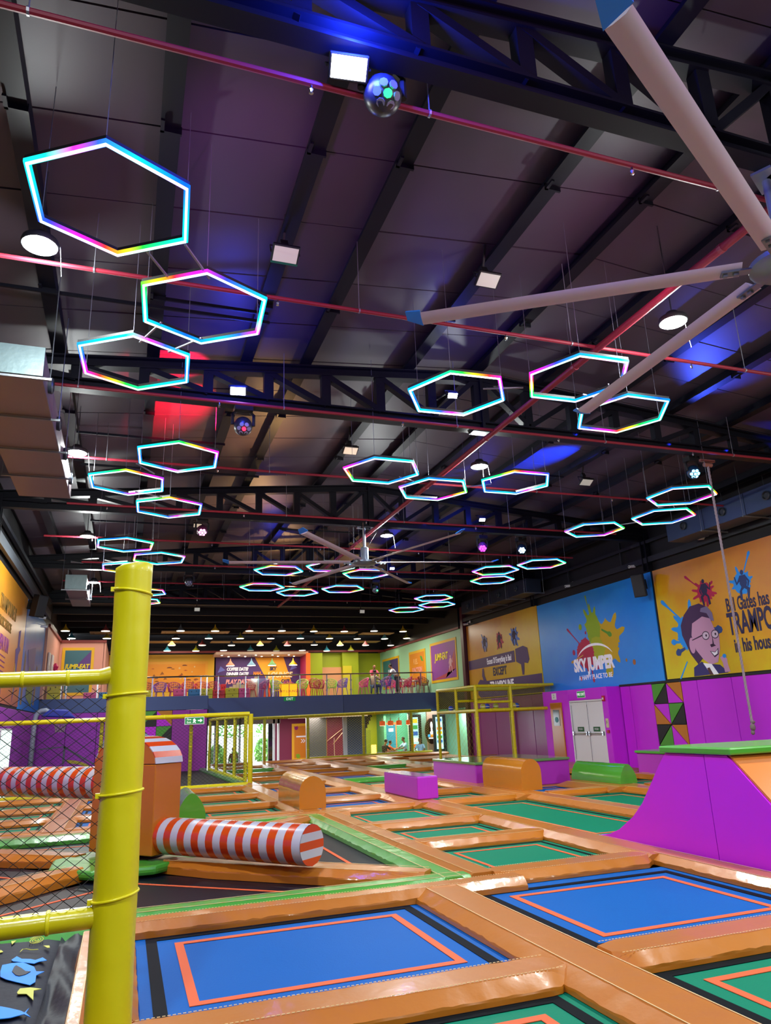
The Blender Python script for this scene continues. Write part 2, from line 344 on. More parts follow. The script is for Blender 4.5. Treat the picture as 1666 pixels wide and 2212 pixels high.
t = thing('call_point', 'cream call point sign with red box right of the double door', 'alarm'); MB().box(bx-.03, bx, 21.72, 21.86, 1.2, 1.5).build('plate', mat('#D8CFA8', .5), t, bevel=.004); MB().box(bx-.05, bx, 21.72, 21.84, 1.02, 1.12).build('button_box', mat('#B01828', .4), t, bevel=.008)
text('F', (bx-.033, 21.79, 1.36), .16, M_black, t, 'R', ext=.001)

# ---- murals, right wall
def panel(name, label, face, base, u0, u1, z0, z1, m, cat='mural'):
    t = thing(name, label, cat); MB().prism([(u0, z0), (u1, z0), (u1, z1), (u0, z1)], wallf(face, base), .03).build('panel', m, t); return t
def art(t, face, base, pts, m, name='print', lift=.034): return MB().prism(pts, wallf(face, base), .003).build(name, m, t, loc={'R': (-lift, 0, 0), 'B': (0, -lift, 0), 'L': (lift, 0, 0)}[face])
M_ml = mural('#E8D420', '#E8A41C', '#DC8430', 1, 19, 12)
M_my = mural('#E4CC10', '#DCB418', '#D08824', 1, 26, 34)
M_mb = mural('#1898FF', '#0A88F8', '#30A0F8', 1, 19, 27)
m3 = panel('wall_mural', 'yellow orange wall mural with cartoon man in glasses and trampoline slogan', 'R', RXR, 4.0, 19.2, 2.63, 6.12, M_ml)
m2 = panel('wall_mural', 'bright blue wall mural with paint splash and white park lettering', 'R', RXR, 19.32, 26.58, 2.57, 6.12, M_mb)
m1 = panel('wall_mural', 'yellow wall mural with thumbs down and thumbs up slogan beside the balcony', 'R', RXR, 26.62, 33.55, 2.57, 6.16, M_my)
DK = mat('#2A2350', .5); PU = mat('#4A2A6E', .5); BL = mat('#1E9AFF', .5); WH = mat('#F0ECFA', .5, emit=.1); CR = mat('#C0134E', .5); LG = mat('#96B820', .5); YL = mat('#D8B010', .5); MG = mat('#B01060', .5)
A3 = lambda pts, m, l=.034: art(m3, 'R', RXR, pts, m, lift=l)
A2 = lambda pts, m, l=.034: art(m2, 'R', RXR, pts, m, lift=l)
A1 = lambda pts, m, l=.034: art(m1, 'R', RXR, pts, m, lift=l)
# mural 3 : man
def drop(y, z, a, r, ln):
    ca, sa = math.cos(a), math.sin(a); p = [(0, -r*.35), (ln*.7, -r*.45), (ln, -r), (ln+r, -r*.6), (ln+r*1.3, 0), (ln+r, r*.6), (ln, r), (ln*.7, r*.45), (0, r*.35)]
    return [(y+u*ca-v*sa, z+u*sa+v*ca) for u, v in p]
A3(splat(17.85, 3.95, .72, 3, 13), BL, .032)
for y, z, a, r, l in ((18.1, 4.3, 2.3-1.57+.0, .07, 1.1), (18.3, 3.7, .1, .1, .35), (18.2, 3.1, -.9, .06, 1.0), (17.1, 3.95, 3.3, .13, .35), (18.2, 3.5, -.3, .12, .3)): A3(drop(y, z, a, r, l), BL if r < .12 else mat('#2A4A90', .5), .0325)
SKN = mat('#D8A0C8', .6); HR = mat('#4A2C5A', .6); HR2 = mat('#8A7AA8', .6); SU = mat('#3A3276', .6); LN = mat('#3A1A40', .6)
hc = (17.5, 3.7)
A3([(18.25, 3.9), (18.25, 4.2), (18.05, 4.5), (17.75, 4.72), (17.35, 4.75), (17.05, 4.6), (16.9, 4.35), (16.95, 4.2), (17.3, 3.3), (17.75, 2.98), (18.0, 3.3)], HR, .036)
A3([(17.75, 4.2), (17.3, 4.35), (17.0, 4.25), (16.9, 3.95), (16.75, 3.75), (16.8, 3.35), (16.95, 2.98), (17.25, 2.93), (17.5, 3.1), (17.75, 3.4), (17.85, 3.85)], SKN, .038)
A3([(17.05, 4.62), (16.88, 4.4), (16.86, 4.15), (16.98, 4.2), (17.1, 4.42), (17.35, 4.5), (17.3, 4.6)], HR2, .039)
A3(ell(17.88, 3.55, .12, .24, 14), SKN, .039)
for yy in (17.27, 16.9): A3(ell(yy, 3.78, .15, .13, 14), LN, .040); A3(ell(yy, 3.78, .125, .105, 14), mat('#E8D0E8', .6), .0405); A3(ell(yy-.02, 3.78, .035, .04, 8), LN, .041)
A3([(17.42, 3.82), (17.85, 3.72), (17.85, 3.69), (17.42, 3.78)], LN, .040)
A3([(17.02, 3.78), (17.0, 3.5), (16.93, 3.45), (17.12, 3.42), (17.16, 3.5), (17.05, 3.52)], LN, .040)
A3([(17.2, 3.32), (17.0, 3.28), (16.86, 3.38), (16.88, 3.2), (17.05, 3.12)], LN, .040); A3([(17.16, 3.3), (17.0, 3.26), (16.89, 3.34), (16.92, 3.22), (17.05, 3.17)], WH, .0405)
A3([(18.0, 2.64), (17.95, 2.9), (17.6, 3.05), (17.5, 2.98), (17.25, 2.95), (16.9, 2.9), (16.62, 2.66)], SU, .036)
A3([(17.55, 3.0), (17.3, 2.64), (17.0, 2.64), (17.22, 2.95)], WH, .0385); A3([(17.42, 2.84), (17.34, 2.64), (17.2, 2.64), (17.32, 2.86)], mat('#5A3038', .6), .0395)
A3([(16.75, 2.68), (16.78, 2.95), (16.85, 3.1), (16.7, 3.16), (16.6, 3.05), (16.6, 2.9), (16.55, 2.68)], SKN, .0385); A3(ell(16.68, 3.13, .07, .06, 10), BL, .0395)
A3(splat(17.05, 5.05, .36, 8, 12), CR, .033)
for a, l in ((2.6-1.9, .9), (3.6, .35), (-.6+3.14, .4), (4.6, .4), (5.4, .3)): A3(drop(17.05, 5.05, a, .045, l), CR, .0325)
def jumper(A, y, z, s, m, l=.035, mir=1):
    f = lambda P: [(y+u*s*mir, z+v*s) for u, v in P]
    A(f(ell(0, .52, .09, .11, 10)), m, l)
    A(f([(-.16, .4), (.16, .4), (.2, .05), (.12, -.12), (-.12, -.12), (-.2, .05)]), m, l+.0003)
    A(f([(.14, .4), (.34, .1), (.24, -.12), (.18, -.1), (.24, .1), (.12, .25)]), m, l+.0006); A(f([(-.14, .4), (-.34, .12), (-.4, .4), (-.46, .38), (-.38, .02), (-.12, .2)]), m, l+.0006)
    A(f([(.1, -.05), (.3, -.2), (.2, -.6), (.1, -.66), (.14, -.25), (-.02, -.14)]), m, l+.0009); A(f([(-.1, -.05), (-.26, -.25), (-.3, -.62), (-.18, -.66), (-.14, -.25), (.02, -.14)]), m, l+.0009)
jumper(A3, 17.05, 5.05, .62, DK)
A3(splat(15.6, 5.05, .38, 21, 12), BL, .033); jumper(A3, 15.55, 5.0, .66, mat('#2A3C78', .6), mir=-1); A3(drop(15.5, 5.3, 1.9+.2, .05, .6), BL, .0325)
M_t3 = mat('#2A2050', .5)
fR = wallf('R', RXR)
text('Bill Gates has a', fR(16.32, 4.5, .036), .54, M_t3, m3, 'R', sx=.52, bold=.010, align='LEFT')
text('TRAMPOLINE', fR(16.36, 3.95, .036), .86, M_t3, m3, 'R', sx=.47, bold=.022, align='LEFT')
text('in his house', fR(16.25, 3.35, .036), .52, M_t3, m3, 'R', sx=.56, bold=.014, align='LEFT')
# mural 2
A2(splat(22.0, 4.15, .85, 31, 10, .95), YL, .0322); A2(splat(22.8, 4.7, .72, 32, 11, .72), LG, .0328); A2(splat(23.45, 3.85, .66, 33, 9), CR, .0334); A2(splat(22.7, 3.9, .6, 37, 9, .9), mat('#B8C020', .5), .0331)
A2(drop(22.9, 5.2, 1.35, .04, .75), LG, .0326); A2(drop(23.6, 4.1, .72, .05, 1.15), MG, .0330); A2(drop(22.1, 3.6, -1.45, .16, .5), mat('#B8B818', .5), .0325); A2(drop(23.2, 3.6, -1.7, .07, .75), CR, .0332); A2(drop(22.3, 4.6, 3.6, .1, .5), mat('#5AA030', .5), .0331)
A2(drop(23.6, 3.8, -.55+.3, .05, .8), mat('#D8A840', .5), .0338)
for y, z, r, m in ((24.2, 3.95, .09, MG), (21.6, 4.75, .09, YL), (21.1, 3.4, .05, mat('#B08040', .5)), (20.7, 3.3, .08, mat('#B06A40', .5)), (23.6, 4.85, .1, LG), (23.9, 2.95, .07, CR), (23.3, 4.6, .05, MG)): A2(ell(y, z, r, r*1.2, 10), m, .0326)
arc = [(22.9+1.2*math.cos(R(a)), 3.42+.75*math.sin(R(a))) for a in range(25, 156, 10)]; arc += [(22.9+1.2*math.cos(R(a)), 3.46+.62*math.sin(R(a))) for a in range(150, 29, -10)]
A2(arc, WH, .036)
text('SKY JUMPER', fR(23.05, 3.42, .037), .62, WH, m2, 'R', sx=.74, bold=.032)
text('A HAPPY PLACE TO BE', fR(23.0, 2.97, .037), .24, WH, m2, 'R', sx=.85, bold=.004)
# mural 1
A1([(33.5, 4.42), (28.8, 4.5), (28.8, 4.0), (33.5, 3.98)], PU); A1([(32.0, 3.35), (26.66, 3.36), (26.66, 2.6), (32.0, 2.6)], PU)
text('Excess Of Everything Is Bad', fR(30.3, 4.22, .04), .38, WH, m1, 'R', sx=.56, bold=.006)
text('EXCEPT', fR(30.3, 3.7, .037), .5, M_t3, m1, 'R', sx=.75, bold=.02)
text('TRAMPOLINE', fR(30.2, 3.08, .04), .5, WH, m1, 'R', sx=.75, bold=.018)
A1([(28.7, 4.55), (28.0, 4.62), (27.65, 4.5), (27.55, 4.0), (27.7, 3.85), (28.0, 3.9), (28.05, 3.6), (28.1, 3.4), (28.25, 3.4), (28.3, 3.85), (28.7, 4.0)], PU, .036)
A1([(32.0, 3.4), (32.35, 3.45), (32.6, 3.3), (32.65, 2.75), (32.4, 2.6), (31.6, 2.6), (31.6, 3.25), (31.85, 3.6), (31.9, 3.95), (32.05, 3.95), (32.12, 3.6)], PU, .036)
for y, m, s in ((31.6, mat('#7A86C8', .5), 41), (30.1, CR, 42), (28.7, mat('#5080D8', .5), 43)):
    A1(splat(y, 5.1, .42, s, 10, .85), m, .033); jumper(A1, y, 5.1, .62, mat('#3A2A48', .6), .035)

# ---- left wall: pads, murals
padl = sgroup('wall_padding')
for k in range(12): MB().box(RXL, RXL+.06, 6+k*2.33+.01, 6+(k+1)*2.33-.01, -.45, 2.5).build('wall_pad', M_violet, padl, bevel=.015)
ml = panel('wall_mural', 'orange wall mural with slogan lettering high on the left wall', 'L', RXL, 8, 27.3, 2.6, 6.2, mural('#D0703A', '#D88A30', '#E0A020', 1, 27, 8), 'mural')
mb = panel('wall_mural', 'tall glossy blue mural panel between orange mural and the balcony', 'L', RXL, 27.4, 33.6, 2.55, 6.2, mural('#2A90F8', '#0A60D0', '#0888E8', 1, 27, 33, .2), 'mural')
fL = wallf('L', RXL)
text('TRAMPOLINE IS', fL(24.9, 5.25, .036), .55, mat('#7A5A20', .6), ml, 'L', sx=.8, bold=.015, align='RIGHT'); text('AEROBIC EXERCISE', fL(24.2, 4.75, .036), .36, mat('#7A5A20', .6), ml, 'L', sx=.8, align='RIGHT', bold=.01); text('EVEN FUN', fL(24.0, 4.2, .036), .55, mat('#8A3A80', .6), ml, 'L', sx=.8, bold=.02, align='RIGHT')
AL = lambda pts, m, l=.034: art(ml, 'L', RXL, pts, m, lift=l)
AB = lambda pts, m, l=.034: art(mb, 'L', RXL, pts, m, lift=l)
for i in range(5): AL([(22.6+i*.1, 3.9-i*.14), (23.6, 3.88-i*.14), (23.6, 3.85-i*.14), (22.6+i*.1, 3.87-i*.14)], mat('#7A2A70', .6))
AL(ell(21.8, 2.85, 1.6, .62, 24), mat('#7A4A90', .6)); AL(ell(21.6, 2.75, 1.5, .58, 24), mat('#7AA0E0', .6), .036)
AL([(25.9, 4.9), (26.3, 5.0), (26.3, 4.5), (26.6, 4.4), (26.2, 4.2), (26.1, 3.2), (25.7, 2.7), (25.8, 3.6), (25.5, 4.3), (25.9, 4.4)], mat('#6A50A0', .6))
AL([(25.7, 3.9), (25.9, 3.5), (25.7, 2.9), (25.6, 3.3)], mat('#D8B830', .6), .036)
AB([(28.6, 4.6), (30.8, 4.9), (30.8, 2.9), (29.6, 3.3)], mat('#6A5AA8', .5)); AB([(29.4, 4.1), (31.0, 3.6), (30.8, 2.7), (29.0, 3.0)], mat('#6A8838', .5), .036)
AB([(27.9, 4.5), (28.2, 4.3), (28.1, 2.7), (27.7, 2.7)], mat('#8A6A40', .5)); AB([(31.6, 4.3), (31.9, 4.2), (31.7, 2.8), (31.3, 2.8)], mat('#8A6A40', .5))
t = thing('wall_lamp', 'tall white glowing light panel on purple left wall', 'light panel'); MB().box(RXL+.06, RXL+.12, 23.9, 25.9, -.3, 1.85).build('diffuser', glow('#E4FFF4', 1.3), t); MB().box(RXL+.06, RXL+.1, 23.84, 25.96, -.36, 1.91).build('frame', M_white, t)

# ---- far end, left: purple wall under the balcony slab (y = 34)
bwall = wall('wall_back', MB().box(RXL, 3.5, 34.06, 34.3, -.5, 2.5), M_bw)
padb = sgroup('wall_padding'); fB = wallf('B', 34.06)
ex = [-3.4, -2.3, -1.1, .1, .66]
for a, b in zip(ex[:-1], ex[1:]): MB().box(a+.008, b-.008, 34, 34.06, -.3, 2.5).build('wall_pad', M_violet if a < 0 else mat('#A02CA8', .5, var=.04), padb, bevel=.012)
for a, b in ((1.95, 2.7), (2.7, 3.45)): MB().box(a+.008, b-.008, 34, 34.06, -.3, 2.5).build('wall_pad', mat('#A02CA8', .5, var=.04), padb, bevel=.012)
q = [(.66, 1.3), (1.3, 1.95)]; zb = [2.5, 1.85, 1.2, .55, -.3]
cl = [[(G, K, 1), (O, P_, 2)], [(P_, K, 2), (G, K, 1)], [(K, G, 1), (O, P_, 2)], [(P_, O, 2), (G, K, 1)]]
cl[0] = [(G, K, 1), (O, P_, 2)]
for r_ in range(4):
    for c_ in range(2):
        a, b = q[c_]; a += .008; b -= .008; t1, b1 = zb[r_]-.008, zb[r_+1]+.008; c1, c2, dg = cl[r_][c_]
        if dg == 1: MB().prism([(a, b1), (a, t1), (b, t1)], fB, .06).build('wall_pad', c1, padb); MB().prism([(a, b1), (b, t1), (b, b1)], fB, .06).build('wall_pad', c2, padb)
        else: MB().prism([(a, t1), (b, t1), (b, b1)], fB, .06).build('wall_pad', c1, padb); MB().prism([(a, t1), (b, b1), (a, b1)], fB, .06).build('wall_pad', c2, padb)
# print on the purple pads
t = thing('wall_print', 'pale shell shaped print with hanging drips on purple back wall', 'mural')
pa = lambda P, m, l=0: MB().prism(P, fB, .004).build('print', m, t, loc=(0, -.062-l, 0))
shell = ell(.2, .95, 1.15, .78, 18, 0, 180); n = 14
shell += [(.2-1.15+2.3*i/n, .95-(.02 if i % 2 else .28)) for i in range(1, n)]
pa(shell, mat('#A8AED0', .6)); pa(ell(.75, .98, .6, .5, 16, 0, 180), mat('#5A86B0', .6), .003); pa(ell(.55, .98, .45, .42, 16, 0, 180), mat('#C8C890', .6), .006)
for x_ in (-.8, -.45, -.2, .1): pa([(x_, .8), (x_+.05, .8), (x_+.04, .1), (x_+.01, .1)], mat('#C0A8D0', .6), .002)
t2 = thing('wall_print', 'grey stair rail outline with yellow arc printed low on purple back wall', 'mural')
for P in ([(-3.3, 1.14), (-2.3, 1.2), (-2.3, 1.15), (-3.3, 1.09)], [(-2.33, 1.2), (-2.25, 1.2), (-2.25, .5), (-2.33, .5)], [(-2.3, 1.2), (-.9, .35), (-.9, .28), (-2.3, 1.12)]): MB().prism(P, fB, .004).build('line', mat('#5A5868', .6), t2, loc=(0, -.062, 0))
ar = [(-2.2+1.2*math.sin(R(a)), -.1+.75*math.cos(R(a))) for a in range(0, 86, 8)]; ar += [(-2.2+1.1*math.sin(R(a)), -.1+.62*math.cos(R(a))) for a in range(85, -1, -8)]
MB().prism(ar, fB, .004).build('arc', mat('#B0A030', .6), t2, loc=(0, -.064, 0))
# balcony slab, fascias
bal = sgroup('balcony')
MB().box(3.45, 10.86, 38, 38.3, 2.13, 3.12).build('fascia_panel', M_navy, bal); MB().box(10.88, RXR, 38, 38.3, 2.13, 3.12).build('fascia_panel', mat('#485A96', .55), bal)
MB().box(RXL, 3.45, 34.0, 34.2, 2.52, 3.1).build('fascia_panel', mat('#46588E', .55), bal); MB().box(3.3, 3.5, 34.2, 38, 2.13, 3.1).build('fascia_panel', M_navy, bal)
MB().box(RXL, 3.45, 34.2, YB, 2.9, 3.08).build('slab', mat('#8A8078', .5), bal); MB().box(3.5, RXR, 38.3, YB, 2.2, 3.1).build('slab', mat('#8A8078', .5), bal)
# upper lounge walls
def wbox(name, a, m): return wall(name, MB().box(*a), m)
M_mint = mat('#A0D8B0', .5); M_lime = mat('#A8B814', .55); M_salm = mat('#E0A090', .55); M_yw = mat('#E8B428', .55)
wbox('wall_right_lounge', (RXR-.04, RXR, 34.05, 47.6, 3.1, 6.16), M_mint)
wbox('wall_back_lounge', (11.6, 13.2, 46.6, 46.9, 3.1, 6.13), M_lime)
wbox('wall_back_lime', (14.3, RXR, 47.2, 47.4, 3.1, 6.15), M_lime); wbox('wall_back_lime_near', (13.2, 14.3, 46.2, 47.3, 3.1, 6.13), M_lime)
wbox('wall_back_yellow', (-1.2, 5.1, 47, 47.2, 3.1, 6.13), M_yw)
wbox('wall_back_purple', (5.2, 10.6, 47.1, 47.25, 3.1, 5.95), mat('#4A2870', .5))
wbox('wall_back_magenta', (10.6, 10.7, 45.2, 47.1, 3.1, 5.95), mat('#B02858', .4)); wbox('trim_2', (10.55, 10.8, 45.1, 45.25, 3.1, 6.0), mat('#F06A20', .5, emit=.4)); wbox('wall_back_lime_strip', (10.8, 11.6, 45.2, 45.4, 3.1, 6.0), M_lime)
wbox('wall_back_top', (5.0, 10.7, 45.2, 47.2, 5.95, 6.1), mat('#E8C8B0', .5)); wbox('wall_back_rollshutter', (11.6, 13.2, 46.5, 46.6, 3.1, 5.2), mat('#F0A878', .5, bump=.3, bscale=3, bstretch=(.01, .01, 6)))
wbox('wall_back_yellow_strip', (13.2, 13.8, 46.1, 46.2, 3.1, 5.25), mat('#D8C828', .5))
wbox('wall_left_salmon', (RXL, -3.28, 33.7, 40.2, 3.1, 6.1), M_salm); wbox('wall_back_salmon', (-3.3, -1.2, 40, 40.2, 3.1, 6.1), M_salm); wbox('wall_side_salmon', (-1.22, -1.1, 40, 47, 3.1, 6.1), M_salm); wbox('wall_back_dark', (-1.1, .8, 46.8, 46.99, 3.1, 5.0), mat('#4A4038', .6))
for nm, a in (('trim_3', (RXL, -1.1, 39.9, 40.0, 6.1, 6.22)), ('trim_4', (-1.1, 16.2, 46.0, 46.1, 6.13, 6.25)), ('trim_5', (16.05, 16.2, 34, 47.3, 6.16, 6.26)), ('trim_6', (-3.3, -3.2, 33.8, 40, 6.1, 6.22))): wbox(nm, a, mat('#7A2020', .5))
wall('wall_back_upper', MB().box(RXL, RXR+.4, 47.4, 47.6, 2.2, 9).box(8.3, 17.6, 45.7, 45.9, -1.15, 2.2), M_bw)
o = MB().box(RXL, RXR, 35.0, 47.3, 7.35, 7.5).build('ceiling', M_bw); struct(o)
o = MB().box(RXL, RXR, 34.9, 35.05, 7.35, 8.9).build('ceiling_edge', M_bw); struct(o)
for y in (36.2, 38.6, 41, 43.4): struct(MB().box(RXL, RXR, y, y+.15, 7.0, 7.35).build('trim_7', M_dark))
rf = mat('#B89A68', .7)
rafts = [(-2.0, 1.0, 41.0), (1.6, 5.2, 40.6), (6.0, 9.4, 40.6), (10.2, 12.6, 40.6), (13.0, 15.0, 41.0), (1.0, 3.8, 44.2), (4.6, 8.2, 44.2), (9.0, 12.0, 44.2), (12.8, 15.2, 44.2)]
for i, (a, b, y) in enumerate(rafts):
    t = thing('ceiling_raft', 'pale flat acoustic raft, %s from left in the %s row under the lounge ceiling' % (['first', 'second', 'third', 'fourth', 'fifth'][i if i < 5 else i-5], 'front' if i < 5 else 'rear'), 'ceiling panel', group='acoustic rafts over the lounge'); MB().box(a, b, y, y+.9, 6.75 if y < 42 else 6.62, 6.79 if y < 42 else 6.66).build('board', rf, t)
    m = MB()
    for xx in (a+.2, b-.2): m.tube((xx, y+.4, 6.7), (xx, y+.4, 7.35), .008, 4)
    m.build('suspension', M_dark, t)
# lounge wall graphics
def poster(label, face, base, u0, u1, z0, z1, m, fm):
    t = thing('poster', label, 'poster'); f = wallf(face, base)
    MB().prism([(u0, z0), (u1, z0), (u1, z1), (u0, z1)], f, .03).build('frame', fm, t); e = .14
    a, b = (u0+e, u1-e) if u1 > u0 else (u0-e, u1+e)
    MB().prism([(a, z0+e), (b, z0+e), (b, z1-e), (a, z1-e)], f, .036).build('sheet', m, t); return t, f
FY = mat('#E8B818', .5); TYL = mat('#E8D820', .5)
def jumpeat(t, f, face, c, z, s):
    text('JUMP-EAT', f(c, z, .045), .5*s, TYL, t, face, sx=.8, bold=.02, shear=.2)
t, f = poster('yellow framed purple poster with yellow slogan, nearest on mint wall', 'R', RXR-.04, 38.35, 34.8, 3.62, 5.8, mat('#8A3FA0', .5), FY)
MB().prism([(38.0, 3.8), (36.3, 3.8), (35.0, 5.2), (35.0, 4.2), (36, 3.8)][:4], f, .038).build('band', mat('#B04050', .5), t); jumpeat(t, f, 'R', 36.8, 4.95, 1); jumper(lambda P, m, l: MB().prism(P, f, l+.01).build('figure', m, t), 35.6, 4.5, .7, mat('#D8A8B8', .5))
t, f = poster('yellow framed orange poster in the middle of the mint wall', 'R', RXR-.04, 41.7, 39.1, 3.7, 5.65, mat('#E08A10', .5), FY)
text('FUEL', f(40.6, 5.0, .045), .42, mat('#F0B060', .5), t, 'R', sx=.8, bold=.02); text('JUNCTION', f(40.4, 4.5, .045), .42, mat('#F0A090', .5), t, 'R', sx=.75, bold=.02)
MB().prism([(39.9, 5.3), (39.6, 5.25), (39.4, 4.95), (39.7, 5.0)], f, .04).build('leaf_print', mat('#4AA030', .5), t)
t, f = poster('yellow framed teal poster at the far end of the mint wall', 'R', RXR-.04, 46.7, 43.5, 3.7, 5.65, mat('#3A8088', .5), FY)
MB().prism([(43.65, 5.5), (45.2, 5.5), (44.2, 3.84), (43.65, 3.84)], f, .038).build('band', mat('#4A3A78', .5), t); text('FUEL', f(45.2, 4.75, .045), .4, WH, t, 'R', sx=.8)
t, f = poster('yellow framed teal poster with yellow slogan on salmon wall', 'B', 40, -3.15, -1.65, 3.5, 5.85, mat('#3A6E80', .5), FY)
MB().prism([(-1.79, 5.7), (-1.79, 4.7), (-2.5, 4.9)], f, .038).build('band', mat('#5A3A88', .5), t); text('JUMP-EAT', f(-2.42, 4.9, .045), .32, TYL, t, 'B', sx=.8, bold=.012, shear=.2)
t, f = poster('orange mural of burgers and pizza doodles on the yellow lounge wall', 'B', 47, .95, 4.7, 3.9, 5.7, mat('#F09A18', .5), mat('#F0A828', .5))
rd = random.Random(7)
for i in range(34):
    u, v = rd.uniform(1.3, 4.4), rd.uniform(4.2, 5.45); k = i % 4; r = rd.uniform(.07, .13)
    P = ell(u, v, r*1.3, r*.6, 8, 0, 180) if k == 0 else ([(u-r, v-r*.6), (u+r, v-r*.3), (u, v+r)] if k == 1 else (ell(u, v, r*.5, r*.5, 8) if k == 2 else [(u-r*1.2, v), (u, v+r*.4), (u+r*1.2, v), (u, v-.2*r)]))
    MB().prism(P, f, .04).build('doodle', mat(('#7A3A10', '#C04A10', '#E8C080', '#A05A18')[(i*7) % 4], .5), t)
t = thing('wall_mural', 'purple and yellow cafe mural with white date slogan at back of lounge', 'mural'); f = wallf('B', 47.1)
MB().prism([(7.65, 5.92), (9.5, 5.92), (10.2, 3.8), (8.8, 3.8)], f, .01).build('band', mat('#F0A818', .5), t)
text('COFFEE DATE?', f(6.55, 5.2, .03), .27, WH, t, 'B', sx=.75, bold=.015, shear=.2); text('DINNER DATE?', f(6.55, 4.9, .03), .27, WH, t, 'B', sx=.75, bold=.015, shear=.2)
text('NAH...', f(7.85, 4.92, .03), .27, mat('#F08A18', .5), t, 'B', sx=.8, bold=.015, shear=.2); text('PLAY DATE!', f(6.6, 4.42, .03), .36, mat('#F0A0A0', .5), t, 'B', sx=.8, bold=.02, shear=.2)
text('SKY', f(8.8, 5.2, .03), .3, DK, t, 'B', sx=.8, bold=.015, shear=.2); text('LOUNGE', f(9.25, 4.8, .03), .46, mat('#F8E0B0', .5), t, 'B', sx=.85, bold=.02, shear=.2); text('CAFE', f(9.6, 4.42, .03), .27, DK, t, 'B', sx=.85, bold=.01, shear=.2)
for u, v in ((5.55, 5.1), (5.6, 4.0), (10.15, 5.2)):
    MB().prism([(u-.22, v-.1), (u+.25, v+.05), (u-.05, v+.3)], f, .012).build('doodle', mat('#6A70C8', .5), t)
# ---- ground floor below the balcony
M_mar = mat('#8A1E4A', .5); M_gry = mat('#4E4E4C', .5)
wbox('wall_back_maroon', (8.0, 9.9, 42, 42.2, -1.15, 2.2), M_mar); wbox('wall_back_column_grey', (9.45, 10.45, 40, 40.6, -1.15, 2.2), M_gry)
wbox('wall_back_column_light', (9.3, 9.45, 39.9, 40.05, -1.15, 2.13), mat('#A8A8B4', .4)); wbox('wall_back_maroon_far', (10.4, 12.1, 42.5, 42.7, -1.15, 2.2), M_mar)
wbox('trim_8', (10.45, 10.52, 40.2, 40.3, -.4, 1.9), mat('#F0A818', .5, emit=.3)); wbox('wall_back_column_edge', (11.1, 11.3, 38.9, 39.0, -1.15, 2.13), mat('#9A9AA8', .4)); wbox('wall_back_column_navy', (11.3, 12.35, 38.9, 39.8, -1.15, 2.2), mat('#2C3C5E', .5))
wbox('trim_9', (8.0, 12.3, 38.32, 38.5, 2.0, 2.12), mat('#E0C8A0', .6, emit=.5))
wbox('wall_back_lime_low', (12.3, 17.4, 45.4, 45.6, -1.15, 2.2), mat('#B0BE18', .5)); wbox('wall_right_soffit', (16.5, 17.6, 33.9, 38.4, 2.2, 2.3), M_bw); wbox('wall_right_return', (16.45, 17.6, 33.8, 33.98, -1.2, 2.2), M_bw); wbox('wall_right_mint_low', (17.3, 17.5, 34.0, 45.6, -1.15, 2.2), mat('#90D8B0', .5))
wbox('wall_back_mint_low', (15.2, 17.4, 44.6, 44.75, -1.15, 2.2), mat('#5CB088', .5)); wbox('wall_back_splash', (16.5, 17.25, 40.26, 40.36, -1.15, 2.15), mat('#D8B090', .5, var=.3))
wbox('wall_right_low_far', (16.2, 17.4, 38.3, 38.5, 2.13, 2.2), mat('#90D8B0', .5))
wbox('wall_back_mint_near', (15.75, 17.3, 41.3, 41.45, -1.15, 2.2), mat('#A8D8B8', .5))
# stair with stepped soffit
t = thing('staircase', 'dark stepped stair soffit rising behind navy column', 'staircase')
for k in range(9): MB().box(12.2, 12.62+k*.1, 41.0, 42.0, .35+k*.2, .56+k*.2).build('step', mat('#2A1420', .5), t)
MB().box(12.35, 12.5, 42.02, 42.1, -1.15, 2.2).build('side_panel', mat('#98A418', .5), t)
t = thing('stair_handrail', 'pair of sloping steel handrails against far maroon wall', 'handrail')
for dx in (0, .35): MB().tube((10.95+dx, 42.2-dx, .65-dx*.3), (12.1+dx*.2, 42.2-dx, 1.45), .025).build('rail', mat('#C0A080', .3, metal=.8), t)
for x_ in (11.4, 11.95): MB().tube((x_, 41.9, -.5), (x_, 41.9, .9+(x_-11.4)*.6), .02).build('post', mat('#C0A080', .3, metal=.8), t)
t, f = poster('orange splash poster with white arrow on the maroon wall', 'B', 42, 8.95, 10.0, -.25, 1.75, mat('#E8861A', .5), mat('#F0B020', .5, emit=.1))
MB().prism(splat(9.2, 1.5, .12, 3, 9), f, .04).build('splash_print', mat('#B01080', .5), t); MB().prism(splat(9.3, .0, .14, 5, 9), f, .04).build('splash_print', mat('#90B820', .5), t)
for k in (0, .12): MB().prism([(9.45+k, .9), (9.5+k, .9), (9.6+k, .8), (9.5+k, .7), (9.45+k, .7), (9.55+k, .8)], f, .04).build('arrow', WH, t)
MB().prism([(9.2, 1.0), (9.75, 1.0), (9.75, 1.08), (9.2, 1.08)], f, .04).build('bar_print', WH, t)
